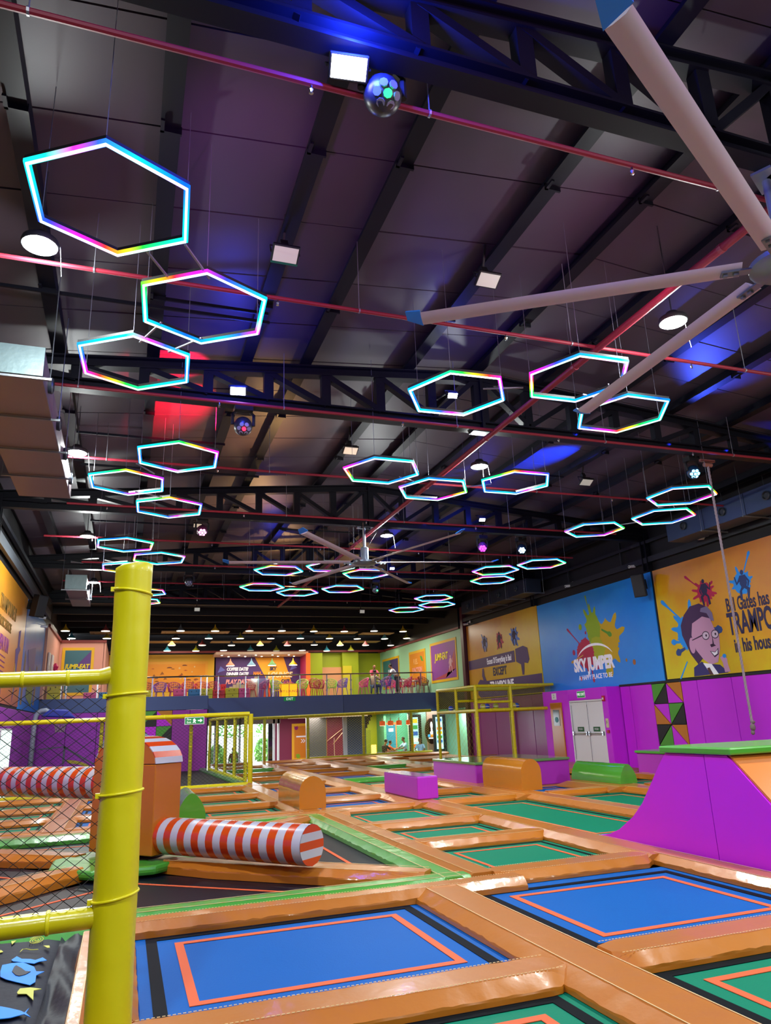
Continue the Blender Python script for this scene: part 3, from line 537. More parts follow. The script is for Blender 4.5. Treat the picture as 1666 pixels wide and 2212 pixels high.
# entrance glazing and outdoors
win = sgroup('window_1')
for x_ in (3.6, 4.6, 5.9, 7.2, 7.75, 8.0): MB().box(x_-.05, x_+.05, 41, 41.12, -1.12, 2.15).build('frame', mat('#D8DCE0', .4), win)
MB().box(3.5, 8.1, 41, 41.12, 1.8, 2.2).build('header', mat('#8A7A70', .6), win)
for a, b in ((3.65, 4.55), (4.65, 5.85), (5.95, 7.15), (7.25, 7.7)): MB().box(a, b, 41.05, 41.06, -1.12, 1.8).build('pane', glass(), win)
struct(MB().box(-10, 30, 41.2, 90, -1.3, -1.15).build('ground_outside', mat('#D8D4C8', .7)))
wbox('wall_outside_far', (2.0, 20, 60, 60.3, -1.15, .9), mat('#E8E8E8', .6))
rb = random.Random(11)
for i, (x_, y_, s) in enumerate(((6.3, 55, 1.0), (9.6, 54.5, 1.2), (8.3, 63, 2.4), (11.8, 64, 2.4), (7.8, 56.5, .6))):
    m = MB()
    for k in range(420):
        a = rb.uniform(0, 6.28); h = rb.uniform(0, 1); rr_ = s*.6*math.sqrt(max(.05, 1-(h*2-1)**2))*rb.uniform(.6, 1); c_ = Vector((x_+rr_*math.cos(a), y_+rr_*math.sin(a)*.7, -1.0+h*s*1.5))
        u = Vector((rb.uniform(-1, 1), rb.uniform(-1, 1), rb.uniform(-1, 1))).normalized()*.16; v = u.cross(Vector((rb.uniform(-1, 1), rb.uniform(-1, 1), .3))).normalized()*.09
        m.add([c_-u, c_+v, c_+u, c_-v], [(0, 1, 2, 3)])
    t = thing('shrub', ['round green shrub outside the glass entrance, left', 'taller green shrub outside the glass entrance, right', 'leafy tree beyond the low white wall outside, left', 'leafy tree beyond the low white wall outside, right', 'smallest low shrub outside between two shrubs'][i], 'shrub')
    m.build('foliage', mat('#6AA84A', .8, var=.2), t, kind='stuff'); MB().tube((x_, y_, -1.15), (x_, y_, s*.4), .08, 6).build('trunk', mat('#5A4A38', .8), t)
for x_ in (3.9, 4.4): 
    t = thing('barrier', 'grey metal crowd barrier outside behind the glass, %s' % ('leftmost' if x_ < 4 else 'right one'), 'barrier', group='barriers outside the entrance'); m = MB()
    for k in range(9): m.tube((x_+.06*k, 43+k*.02, -1.15), (x_+.06*k, 43+k*.02, .45), .012, 5)
    m.build('bars', mat('#50545C', .5), t); MB().beam((x_, 43, .45), (x_+.5, 43.2, .45), .04, .04).build('top_rail', mat('#50545C', .5), t)
# ================================================================= ROOF STEEL
T = 7.15
TY = [-10.2, -2.8, 4.55, 11.93, 19.3, 26.65, 34.0]
def truss(y, det=True):
    t = sgroup('roof_truss'); bz = T
    MB().ibeam((RXL, y, bz+.1), (RXR, y, bz+.1), .2, .2).build('bottom_chord', M_steel, t)
    for a, b in ((RXL, CX), (CX, RXR)): MB().ibeam((a, y, roof_z(a)-.34), (b, y, roof_z(b)-.34), .2, .2).build('top_chord', M_steel, t)
    sp_ = 1.07; n = 9
    for sgn in (-1, 1):
        for i in range(0, n+1):
            x = CX + sgn*i*sp_
            if not (RXL < x < RXR): continue
            w = .3 if i == 0 else .17
            if i or sgn < 0: MB().beam((x, y, bz+.18), (x, y, roof_z(x)-.4), .14, w, (1, 0, 0)).build('web_post', M_steel, t)
            if i < n:
                x2 = CX + sgn*(i+1)*sp_
                if not (RXL < x2 < RXR): continue
                if i == 0: MB().beam((x+sgn*.12, y, roof_z(x)-.42), (x2, y, bz+.2), .1, .15, (0, 1, 0)).build('web_brace', M_steel, t)
                else: MB().beam((x2, y, roof_z(x2)-.42), (x, y, bz+.2), .1, .15, (0, 1, 0)).build('web_brace', M_steel, t)
    MB().box(CX-.25, CX+.25, y-.11, y+.11, bz-.03, bz+.0).box(CX-.03, CX+.03, y-.12, y+.12, bz, roof_z(CX)-.3).build('gusset', M_steel, t)
for y in TY: truss(y)
class _N: pass
cols = None
for y in TY[2:]:
    MB().ibeam((RXL+.12, y, 6.25), (RXL+.12, y, roof_z(RXL)-.3), .22, .22, (0, 1, 0)).build('steel_column', M_steel, None, kind='structure') if y < 26 else None
    MB().ibeam((RXR-.1, y, 6.14), (RXR-.1, y, roof_z(RXR)-.3), .2, .26, (0, 1, 0)).build('steel_column', M_steel, None, kind='structure')
MB().box(16.0, 16.2, 33.6, 33.9, -.4, 7.2).build('steel_column', mat('#4A1028', .4), None, kind='structure')
m = MB()
for y in (13.5, 16.8, 20.6, 23.9, 28, 31.4): m.beam((RXR-.1, y, 6.4), (RXR-.1, y, 7.4), .06, .06)
m.beam((RXR-.12, 2, 6.5), (RXR-.12, 33.8, 6.5), .1, .18); m.beam((RXR-.12, 2, 7.1), (RXR-.12, 33.8, 7.1), .1, .1)
m.build('wall_girt', mat('#20242E', .5), None, kind='structure')
m = MB(); m.beam((RXL+.12, 2, 6.55), (RXL+.12, 33.8, 6.55), .1, .3); m.build('wall_girt', mat('#5A6068', .5), None, kind='structure')
m = MB().beam((RXL+.12, 2, 7.1), (RXL+.12, 33.8, 7.1), .1, .12).build('wall_girt', mat('#20242E', .5), None, kind='structure')
# angle ties between the purlins
ties = sgroup('roof_ties'); m = MB()
for y, a, b in ((4.0, -1.32, .16), (9.85, -2.3, 1.76), (9.95, .16, 1.76), (15.3, -1.3, 1.76), (17.3, -1.32, 2.85), (22.3, -1.3, 1.76), (24.2, 4.9, 7.9), (16.2, 9.5, 11.1)):
    z = min(roof_z(a), roof_z(b))-.24; MB().beam((a, y, z), (b, y, z), .03, .05).build('tie_angle', M_steel, ties)
# sprinkler pipes
PL = ['nearest the camera, under the first truss', 'running over the second light ring', 'under the second truss', 'between the second and third trusses', 'just before the third truss', 'just behind the third truss', 'before the fourth truss', 'behind the fourth truss', 'before the fifth truss']
for i in range(9):
    y = 4.8 + 3.3*i; x0, x1 = (-3.0, 15.2) if i < 4 else ((-2.4, 14.6) if i % 2 else (-1.6, 14))
    t = thing('sprinkler_pipe', 'thin red sprinkler pipe across the hall, '+PL[i], 'pipe', (0, y, 6.98))
    MB().tube((x0, 0, 0), (x1, 0, 0), .028, 8).build('pipe', M_pipe, t, smooth=True)
    for k in range(5):
        x = x0 + .9 + k*3.3 + (.35 if i % 2 else 0)
        if x > x1: continue
        MB().lathe([(.012, .0), (.012, -.04), (.022, -.05), (.008, -.08), (.02, -.085), (.001, -.09)], (x, 0, -.02), 8).build('sprinkler_head', M_chrome, t)
        MB().tube((x+1.1, 0, 0), (x+1.1, 0, roof_z(x+1.1)-7.25), .006, 5).lathe([(.036, -.01), (.036, .01)], (x+1.1, 0, 0), 8, 'X').build('hanger', mat('#8A8A92', .4, metal=.5), t)
t = thing('sprinkler_pipe', 'thick red main pipe running the length of the ridge', 'pipe', (CX, 0, 6.96))
MB().tube((0, -6, 0), (0, 33, 0), .055, 10).build('pipe', M_pipe, t, smooth=True)
m = MB()
for k in range(10): m.lathe([(.062, -.03), (.062, .03)], (0, 2.5+k*3.1, 0), 10, 'Y')
m.build('coupling', mat('#8A2838', .4), t)
# high bay lamps
BN = ['beside the nearest light ring on the left', 'left row, before the second light cluster', 'left row, behind the third truss', 'left row, above the far duct', 'right of the ridge pipe, between the big fan blades', 'right of the ridge pipe, before the third truss', 'beside the far fan, behind the third truss']
for i, (x, y) in enumerate(BAYS):
    t = thing('high_bay_lamp', 'round white high bay lamp, '+(BN[i] if i < 7 else 'behind the camera'), 'lamp', (x, y, 6.95), group=None if i < 7 else 'lamps behind the camera')
    MB().lathe([(.19, .0), (.2, .03), (.19, .07), (.12, .09), (.08, .16), (.001, .17)], n=24).build('housing', mat('#2A2C30', .5), t, smooth=True)
    MB().lathe([(.18, -.002), (.18, .002), (.001, .003)], n=24).build('diffuser', glow('#F2FFFA', 18), t)
    MB().tube((0, 0, .16), (0, 0, roof_z(x)-7.0), .01, 5).build('suspension_rod', M_chrome, t)
    MB().tube((.21, 0, .03), (.25, 0, -.35), .004, 5).build('cable_drop', mat('#8A8A90', .5), t)
# floods that are off, on brackets under the purlins
for i, (x, y, z, n_) in enumerate(((1.5, 7.35, 7.1, 'left, with a green rim, nearest'), (4.1, 7.15, 7.1, 'right of the middle, ahead of the second truss'), (4.1, 13.4, 7.1, 'behind the second truss in the middle'), (10.3, 14.1, 7.1, 'right side under the blue lit roof'), (2.8, 33.4, 6.85, 'square pale one at far left above the lounge'), (10.6, 33.4, 6.85, 'square pale one at far right above the lounge'), (13.8, 15.7, 7.1, 'inside the right light rings'), (1.6, 19.9, 7.1, 'far left behind the third truss'))):
    if i not in (4, 5):
        for _ in range(6): k_ = (roof_z(x)-.62-1.7)/(z-1.7); x, y, z = x*k_, y*k_, 1.7+(z-1.7)*k_
    t = thing('flood_lamp', 'unlit square flood lamp, '+n_, 'lamp', (x, y, z)); t.rotation_euler = (R(-28) if i < 4 or i > 5 else R(-75), 0, 0)
    s = .18 if i < 4 else .13
    MB().box(-s, s, -s*.7, s*.7, 0, .05).build('housing', mat('#1A2A28', .5) if i == 0 else M_dark, t, bevel=.01); MB().box(-s*.88, s*.88, -s*.58, s*.58, -.006, .002).build('lens', mat('#C8C8BE', .3, emit=.25), t)  # lens of the switched-off lamp carries a faint added glow
    if i == 0: MB().box(-s, s, s*.6, s*.75, -.008, .0).build('rim', mat('#0E6A50', .5), t)
    MB().path([(-s-.01, 0, .03), (-s-.01, 0, .2), (s+.01, 0, .2), (s+.01, 0, .03)], .012, 5).build('yoke', M_dark, t); MB().box(-.05, .05, -.05, .05, .2, .32).build('clamp', M_dark, t); hr_ = roof_z(x)-z; ca_ = t.rotation_euler.x; MB().beam((0, 0, .3), (0, math.sin(ca_)*(hr_), math.cos(ca_)*hr_), .03, .03).build('hanger_bar', M_dark, t)
# coloured floods (lit)
FL = [((1.48, 4.6, 7.03), '#3030FF', 'brilliant blue one near the top of the picture', .17), ((1.5, 11.35, 7.18), '#2030FF', 'blue one on the second truss, left', .14), ((5.45, 11.2, 7.5), '#4040FF', 'violet one seen through the white ring', .1), ((9.9, 18.9, 7.45), '#3838FF', 'violet one on the third truss, right', .1), ((4.95, 26.2, 7.5), '#3838FF', 'blue one behind the far fan, left', .1), ((9.6, 26.2, 7.45), '#4040FF', 'blue one behind the far fan, right', .1)]
for i, (p, c, n_, s) in enumerate(FL):
    t = thing('color_flood', 'lit stage flood lamp, '+n_, 'lamp', p); t.rotation_euler = (R(-38), 0, R(-8))
    MB().box(-s, s, -s*.62, s*.62, 0, .07).build('housing', M_dark, t, bevel=.012); MB().box(-s*.88, s*.88, -s*.5, s*.5, -.008, .002).build('lens', glow('#E8E8FF', 14), t)
    MB().path([(-s-.015, 0, .03), (-s-.015, 0, .2), (s+.015, 0, .2), (s+.015, 0, .03)], .012, 5).build('yoke', M_dark, t)
    ty_ = min(TY, key=lambda q: abs(q-p[1])); w_ = t.rotation_euler.to_matrix().transposed() @ Vector((0, ty_-p[1], max(7.25-p[2], .25))); MB().beam((0, 0, .2), w_, .03, .03, (1, 0, 0)).build('bracket', M_dark, t)
BLUE = (.02, .05, 1)
for (p, c, n_, s), e in zip(FL, (620, 110, 40, 40, 40, 40)):
    l = bpy.data.lights.new('wash', 'POINT'); l.energy = e*.55; l.color = BLUE; l.shadow_soft_size = .12; o = bpy.data.objects.new('wash', l); o.location = (p[0], p[1]-.28, p[2]+.12); COL.objects.link(o)
# moving heads
def head(p, label, led, ledc, n=6, body='#24262E', s=1.0, strength=4):
    t = thing('moving_head', label, 'stage light', p)
    MB().box(-.15*s, .15*s, -.11*s, .11*s, .22*s, .34*s).build('base', M_dark, t, bevel=.01)
    ty_ = min(TY, key=lambda q: abs(q-p[1])); MB().beam((0, 0, .3*s), (0, ty_-p[1], 7.18-p[2]), .04, .04, (1, 0, 0)).build('bracket', M_dark, t)
    MB().path([(-.17*s, 0, .0), (-.17*s, 0, .18*s), (-.1*s, 0, .24*s), (.1*s, 0, .24*s), (.17*s, 0, .18*s), (.17*s, 0, 0)], .028*s, 6).build('yoke', M_dark, t)
    MB().ball((0, 0, -.02), .15*s, .14*s, .16*s, 16, 10).build('head', mat(body, .35, spec=.6), t, smooth='all')
    d = Vector((-.35 if p[0] > 2 else 0, -.75, -.6)).normalized(); a = d.cross(Vector((0, 0, 1))).normalized(); b = a.cross(d)
    for k in range(n+1):
        an = 2*math.pi*k/n; rad = 0 if k == n else .62; v = (d + a*math.cos(an)*rad + b*math.sin(an)*rad).normalized()
        c_ = Vector((0, 0, -.02)) + v*.146*s; u1 = v.cross(Vector((0, 0, 1))).normalized()*.034*s; u2 = v.cross(u1)
        pts = [c_ + u1*math.cos(R(q))+u2*math.sin(R(q)) for q in range(0, 360, 45)]
        m = MB(); m.add([q+v*.008 for q in pts]+[q-v*.02 for q in pts], [tuple(range(8))]+[(i, (i+1) % 8, 8+(i+1) % 8, 8+i) for i in range(8)])
        m.build('lens', (glow(ledc, strength) if (led == 'all' or k == led) else mat('#8088A8', .15)), t)
    return t
head((1.82, 4.72, 6.98), 'dark moving head with pale lenses and green dot beside blue flood', 6, '#20FF60', s=1.15)
head((1.68, 11.95, 6.82), 'moving head with one red lens under the second truss', 6, '#FF2040', s=1.1)
head((11.8, 12.2, 6.85), 'moving head glowing pale blue from every lens on the right', 'all', '#70D0FF', body='#103050', strength=5)
head((1.7, 19.6, 6.9), 'pink glowing moving head at left behind the third truss', 'all', '#FF90D0', body='#502040', strength=5)
head((10.1, 19.4, 6.75), 'magenta glowing stage light right of the far fan', 'all', '#FF30FF', body='#602080', strength=6)
head((11.7, 19.8, 6.85), 'white dotted blue moving head right of the magenta light', 'all', '#C0E8FF', body='#102858', strength=5)
head((9.0, 26.55, 6.7), 'dark green tinted moving head above the far right rings', 3, '#40FF80', body='#203028')
head((1.9, 26.55, 6.8), 'unlit grey moving head above the far left rings', 9, '#FFFFFF')
spot((1.5, 12.3, 6.95), (.8, 14.1, 8.1), 7000, (1, .003, .03), 36, .8); spot((1.45, 12.2, 6.95), (.52, 12.5, 8.1), 1500, (1, .005, .06), 50, .6)
spot((11.6, 12.55, 6.95), (10.05, 15.9, 8.33), 16000, (.005, .06, 1), 20, .8); spot((11.8, 11.7, 6.9), (11.0, 10, 8.2), 500, (.05, .1, 1), 60, 1)
for x_, y_, c_ in ((8.6, 12.2, BLUE), (11.0, 12.2, BLUE), (12.6, 12.2, BLUE), (8.2, 19.5, BLUE), (14.2, 11.9, BLUE)): spot((x_, y_-.3, 7.3), (x_-.3, y_+.3, 8.2), 22, c_, 80, .5)
for x_, y_, e in ((3.3, 16.2, 220), (4, 22, 300), (6, 28, 300), (9.5, 30, 150)): spot((x_, y_, 6.7), (x_-1, y_-.5, 8.4), e, (1, .55, .2), 120, 1)  # added warm spots without lamp bodies, tinting the middle of the ceiling
for p_, t_, e_, c_ in (((3.5, 1.5, 6.8), (2.5, 6, 8.3), 120, (.7, .12, .8)), ((1.0, 5.5, 6.6), (1.5, 10, 8.2), 120, (.6, .12, .7)), ((8, 3, 6.8), (8, 7, 8.4), 90, (.7, .35, .5)), ((5, 15, 6.8), (3, 17, 8.3), 60, (.9, .5, .3)), ((6, 6, 6.8), (5, 9.5, 8.4), 90, (.7, .25, .5))): spot(p_, t_, e_, c_, 130, 1)
# light rings
M_r1 = rainbow(.46, 2.3); M_r2 = rainbow(.0, 1.25); M_wr1 = glow('#EAF4FF', 4.5)
RG = [(-.38, 6.08, 27, 'left cluster, nearest and largest'), (.6, 7.66, 27, 'left cluster, second, overlapping red pipe'), (-.13, 9.22, 27, 'left cluster, third, in front of second truss'),
 (4.46, 9.0, -2, 'mostly white one in front of the second truss'), (5.96, 8.08, -1, 'right of the ridge pipe, largest on the right'), (7.42, 9.0, 0, 'under the large fan blade tip on the right'),
 (.64, 12.67, 27, 'left, first behind the second truss'), (-.22, 14.32, 28, 'left, second behind the second truss, nearest the duct'), (.66, 15.9, 28, 'left, third behind the second truss, lowest'),
 (4.46, 12.54, 1, 'middle, left of the ridge pipe'), (5.92, 13.4, 0, 'middle, crossed by the ridge pipe'), (7.44, 12.6, 0, 'right of the round lamp in the middle'),
 (11.74, 12.6, 35, 'right, touching the climbing rope'), (12.55, 14.2, 34, 'right, below the one at the rope'), (11.54, 15.7, 35, 'right, leftmost of the three before the third truss'),
 (-.25, 19.55, -27, 'far left, topmost above the padded pole'), (.66, 21.05, -28, 'far left, middle above the padded pole'), (-.2, 22.5, -29, 'far left, just above the padded pole top'),
 (4.32, 22.2, 1, 'far middle, left below the far fan'), (5.8, 21.4, 0, 'far middle, behind the far fan hub left'), (7.24, 22.3, -3, 'far middle, right below the far fan hub'),
 (4.3, 25.1, -3, 'far middle second row, left'), (5.76, 26.0, -3, 'far middle second row, centre'), (7.25, 25.1, -5, 'far middle second row, right'),
 (11.4, 21.1, -22, 'far right pair, upper'), (12.1, 22.7, -23, 'far right pair, lower'), (12.44, 19.9, -23, 'far right, nearest the blue mural top'),
 (11.47, 26.6, -16, 'farthest right trio, top'), (12.3, 28.2, -16, 'farthest right trio, middle'), (11.47, 29.7, -14, 'farthest right trio, lowest'), (.4, 26.6, 20, 'behind the padded pole, upper'), (.3, 28.6, 20, 'behind the padded pole, lower')]
ring = None
for i, (x, y, a, n_) in enumerate(RG):
    t = thing('light_ring', 'hexagonal color changing light ring, '+n_, 'lamp', (x, y, 6.4), R(a))
    r = .76
    for nm, rad, w, h, z, m_ in (('channel', r, .05, .05, .018, M_black), ('side_glow', r, .066, .03, -.012, M_r2), ('light_tube', r, .026, .03, -.026, M_wr1 if i == 3 else M_r1)):
        key = 'ring_'+nm+('w' if (i == 3 and nm == 'light_tube') else '')
        if key in bpy.data.meshes: me = bpy.data.meshes[key]; o = bpy.data.objects.new(nm, me); COL.objects.link(o); o.parent = t; continue
        m = MB()
        for k in range(6):
            a0, a1 = R(60*k), R(60*(k+1)); ri, ro = rad-w/2, rad+w/2; vs = []
            n = 6
            for q in range(n+1):
                f_ = q/n
                for rr_, zz_ in ((ri, z-h/2), (ro, z-h/2), (ro, z+h/2), (ri, z+h/2)):
                    vs.append((rr_*(math.cos(a0)*(1-f_)+math.cos(a1)*f_), rr_*(math.sin(a0)*(1-f_)+math.sin(a1)*f_), zz_))
            m.add(vs, [(q*4+c0, q*4+(c0+1) % 4, q*4+4+(c0+1) % 4, q*4+4+c0) for q in range(n) for c0 in range(4)])
        o = m.build(nm, m_, t); o.data.name = key
    m = MB()
    for k in (0, 2, 4): m.tube((r*math.cos(R(60*k)), r*math.sin(R(60*k)), .03), (r*math.cos(R(60*k)), r*math.sin(R(60*k)), roof_z(x)-6.5), .004, 4)
    m.build('suspension_wire', mat('#6A6A78', .5), t, kind='stuff')
m = MB()
LK = [((-.05, 6.75), (.15, 7.1)), ((.35, 6.6), (.55, 6.95)), ((.1, 8.2), (-.05, 8.55)), ((.55, 8.45), (.35, 8.7)), ((6.5, 8.55), (6.8, 8.6)), ((6.6, 8.2), (6.85, 8.5)), ((5.2, 8.6), (4.9, 8.7)), ((.0, 13.3), (.2, 13.6)), ((.3, 15.1), (.1, 15.0)), ((5.1, 12.9), (5.3, 13.0)), ((6.6, 13.1), (6.9, 12.9)), ((12.1, 13.3), (12.3, 13.5)), ((12.0, 15.1), (12.2, 14.9))]
LKN = ['from nearest left ring, left end', 'from nearest left ring, right end', 'from second left ring to third, upper', 'from second left ring to third, lower', 'right cluster, far end', 'right cluster, near the blade tip', 'from white ring to its right neighbour', 'left cluster behind second truss, upper', 'left cluster behind second truss, lower', 'middle cluster, left', 'middle cluster, right', 'by the rope, upper', 'by the rope, lower']
for i, (a, b) in enumerate(LK):
    t = thing('ring_connector', 'thin grey bar joining two light rings, '+LKN[i], 'bar', group='bars joining the light rings'); a, b = Vector(a), Vector(b); c_ = (a+b)/2; d_ = (b-a).normalized()*.3
    MB().beam((c_.x-d_.x, c_.y-d_.y, 6.4), (c_.x+d_.x, c_.y+d_.y, 6.4), .02, .02).build('bar', mat('#9A9AA2', .4, metal=.5), t)
# fans
def fan(x, y, z, a0, label, top):
    t = thing('ceiling_fan', label, 'fan', (x, y, z), R(a0)); fm = mat('#C2B8CC', .45)
    MB().lathe([(.001, -.1), (.06, -.1), (.3, -.06), (.34, -.03), (.34, .02), (.12, .05), (.12, .42), (.06, .46), (.001, .46)], n=24).build('motor_hub', mat('#7A8494', .35, metal=.5), t, smooth=True)
    MB().tube((0, 0, .4), (0, 0, top), .045, 10).box(-.2, .2, -.1, .1, top-.03, top).build('down_rod', mat('#9AA6B4', .35, metal=.6), t, smooth=True)
    for k in range(3): a = R(120*k+20); MB().tube((.1*math.cos(a), .1*math.sin(a), .45), (.5*math.cos(a), .5*math.sin(a), top), .006, 4).build('guy_wire', M_chrome, t)
    for k in range(6):
        m = MB(); n = 10; vs = []
        prof = [(-.105, -.012), (-.05, -.02), (.05, -.006), (.1, .03), (.06, .028), (-.04, .012)]
        for i in range(n+1):
            r_ = .42 + 3.4*i/n
            for u, v in prof: vs.append((r_, u, v - .00*i))
        q = len(prof); fs = [(i*q+c, i*q+(c+1) % q, (i+1)*q+(c+1) % q, (i+1)*q+c) for i in range(n) for c in range(q)] + [tuple(range(q)), tuple(n*q+c for c in range(q))]
        m.add(vs, fs); b = m.build('fan_blade', fm, t, smooth=True); b.rotation_euler = (0, 0, R(60*k))
        tip = MB().add([(3.82, -.115, -.02), (4.0, -.07, .05), (4.0, .06, .09), (3.82, .11, .04), (3.82, -.115, -.005), (3.99, -.07, .06), (3.99, .06, .1), (3.82, .11, .055)], [(3, 2, 1, 0), (4, 5, 6, 7), (0, 1, 5, 4), (1, 2, 6, 5), (2, 3, 7, 6), (3, 0, 4, 7)]).build('blade_tip', mat('#1E7AE0', .4), b)
        MB().box(.2, .62, -.05, .05, -.035, -.015).box(.45, .5, -.02, .02, -.06, -.035).box(.56, .6, -.02, .02, -.06, -.035).build('blade_bracket', mat('#8A929C', .3, metal=.8), b)
fan(6.19, 4.7, 6.1, 28, 'large six blade ceiling fan, nearest, filling the upper right corner', 1.05)
fan(6.26, 19.35, 6.1, -10, 'large six blade ceiling fan hanging from the third truss', 1.05)
# ducts
def duct(label, x0, x1, y0, y1, z0, z1, side, col, nm='air_duct'):
    t = thing(nm, label, 'duct'); c = (x0+x1)/2
    k = int((y1-y0)/1.3); 
    for i in range(k):
        a = y0+(y1-y0)*i/k; b = y0+(y1-y0)*(i+1)/k
        MB().box(x0, x1, a+.006, b-.006, z0, z1).build('duct_section', col, t, bevel=.012)
        fx = x1 if side > 0 else x0
        MB().lathe([(.11, 0), (.12, .05), (.09, .07), (.075, .03), (.001, .03)] if side > 0 else [(.11, 0), (.12, -.05), (.09, -.07), (.075, -.03), (.001, -.03)], (fx, (a+b)/2, (z0+z1)/2), 18, 'X').build('jet_nozzle', mat('#2A3038', .4), t, smooth=True)
        m = MB().box(x0-.12, x1+.12, a-.02, a+.02, z0-.05, z0-.02)
        for xx in (x0-.1, x1+.1): m.tube((xx, a, z0-.06), (xx, a, roof_z(xx)-.0), .006, 4)
        m.build('hanger', mat('#7A8088', .4, metal=.6), t)
MD = mat('#7E747A', .45, metal=.2, var=.06)
M_dg = mat('#64787C', .45, metal=.3, bump=.25, bscale=9, var=.1)
duct('grey air duct with round nozzles, nearest, at the upper left edge', -2.25, -1.3, 9.7, 15.3, 6.28, 6.68, 1, MD)
MB().box(-2.26, -1.29, 9.66, 9.7, 6.27, 6.69).build('duct_end', M_dg, bpy.data.objects['air_duct'])
duct('smaller grey air duct hanging left of the padded pole', -2.15, -1.5, 26.2, 30, 6.38, 6.85, 1, MD)
MB().box(-2.16, -1.49, 26.16, 26.2, 6.37, 6.86).build('duct_end', M_dg, bpy.data.objects['air_duct.001'])
duct('long dark blue air duct with round nozzles above the orange mural', 15.05, 15.75, 8, 17, 6.52, 7.12, -1, mat('#3A4A6A', .4, metal=.4, var=.1))
duct('far dark air duct above the thumbs mural', 15.05, 15.75, 25.4, 31.6, 6.5, 7.06, -1, mat('#2A3244', .4, metal=.4, var=.1))
# loudspeakers, cameras
def speaker(p, rz, label, tilt=12):
    t = thing('loudspeaker', label, 'loudspeaker', p, rz); t.rotation_euler = (R(tilt), 0, rz)
    MB().prism([(-.2, -.15), (.2, -.15), (.13, .2), (-.13, .2)], lambda u, v, w: (u, v, w-.37), .74).build('cabinet', mat('#1A1C22', .5), t, bevel=.02)
    MB().box(-.18, .18, -.165, -.152, -.33, .33).build('grille', mat('#24262C', .6), t, bevel=.01); MB().box(-.04, .04, .2, .4, -.06, .06).box(-.09, .09, .38, .41, -.16, .16).build('wall_bracket', M_dark, t)
speaker((15.72, 19.35, 5.66), R(-60), 'black loudspeaker on right wall between blue and orange murals')
speaker((-2.95, 26.6, 5.85), R(50), 'black loudspeaker on left wall at the top of the blue panel')
for i, (p, n_) in enumerate((((15.95, 16.6, 6.62), 'above the orange mural, nearest'), ((15.95, 19.9, 6.45), 'above the column between the right murals'), ((15.95, 23.8, 6.5), 'above the blue mural'), ((15.9, 33.0, 6.25), 'at the far top corner of the thumbs mural'), ((-3.1, 29.5, 5.9), 'upper of the pair at the far left'), ((-3.05, 29.8, 5.62), 'lower of the pair at the far left'))):
    t = thing('security_camera', 'small white security camera, '+n_, 'camera', p, R(-90 if p[0] > 0 else 90))
    MB().tube((0, .12, -.02), (0, -.12, -.05), .05, 10).build('body', M_white, t, smooth=True); MB().lathe([(.03, 0), (.03, .01)], (0, -.125, -.05), 10, 'Y').build('lens', M_dark, t); MB().tube((0, .05, 0), (0, .34 if p[0] < 0 else .25, .1), .015, 6).box(-.05, .05, (.33 if p[0] < 0 else .23), (.35 if p[0] < 0 else .25), .03, .14).build('mount', M_white, t)
# climbing rope
t = thing('climbing_rope', 'thick grey climbing rope with a knotted end hanging at right', 'rope', (12.0, 11.95, 0))
m = MB()
for k in range(3):
    pts = []
    for i in range(0, 231): z = 1.32+i*.0245; a = i*.62+k*2.094; pts.append((.014*math.cos(a), .014*math.sin(a), z))
    m.path(pts, .015, 5)
m.build('strands', mat('#8E7E88', .8, bump=.2, bscale=60), t, smooth='all')
MB().ball((0, 0, 1.3), .055, .055, .075, 10, 8).ball((.02, 0, 1.4), .05, .05, .04, 10, 6).ball((-.01, .01, 1.2), .04, .04, .05, 8, 6).build('knot', mat('#6E5E60', .8, bump=.4, bscale=40), t, smooth='all')
MB().tube((-.1, 0, 6.93), (.1, 0, 6.93), .05, 8).box(-.2, .2, -.03, .03, 7.0, 7.05).build('top_fixing', mat('#8A5A50', .5), t)
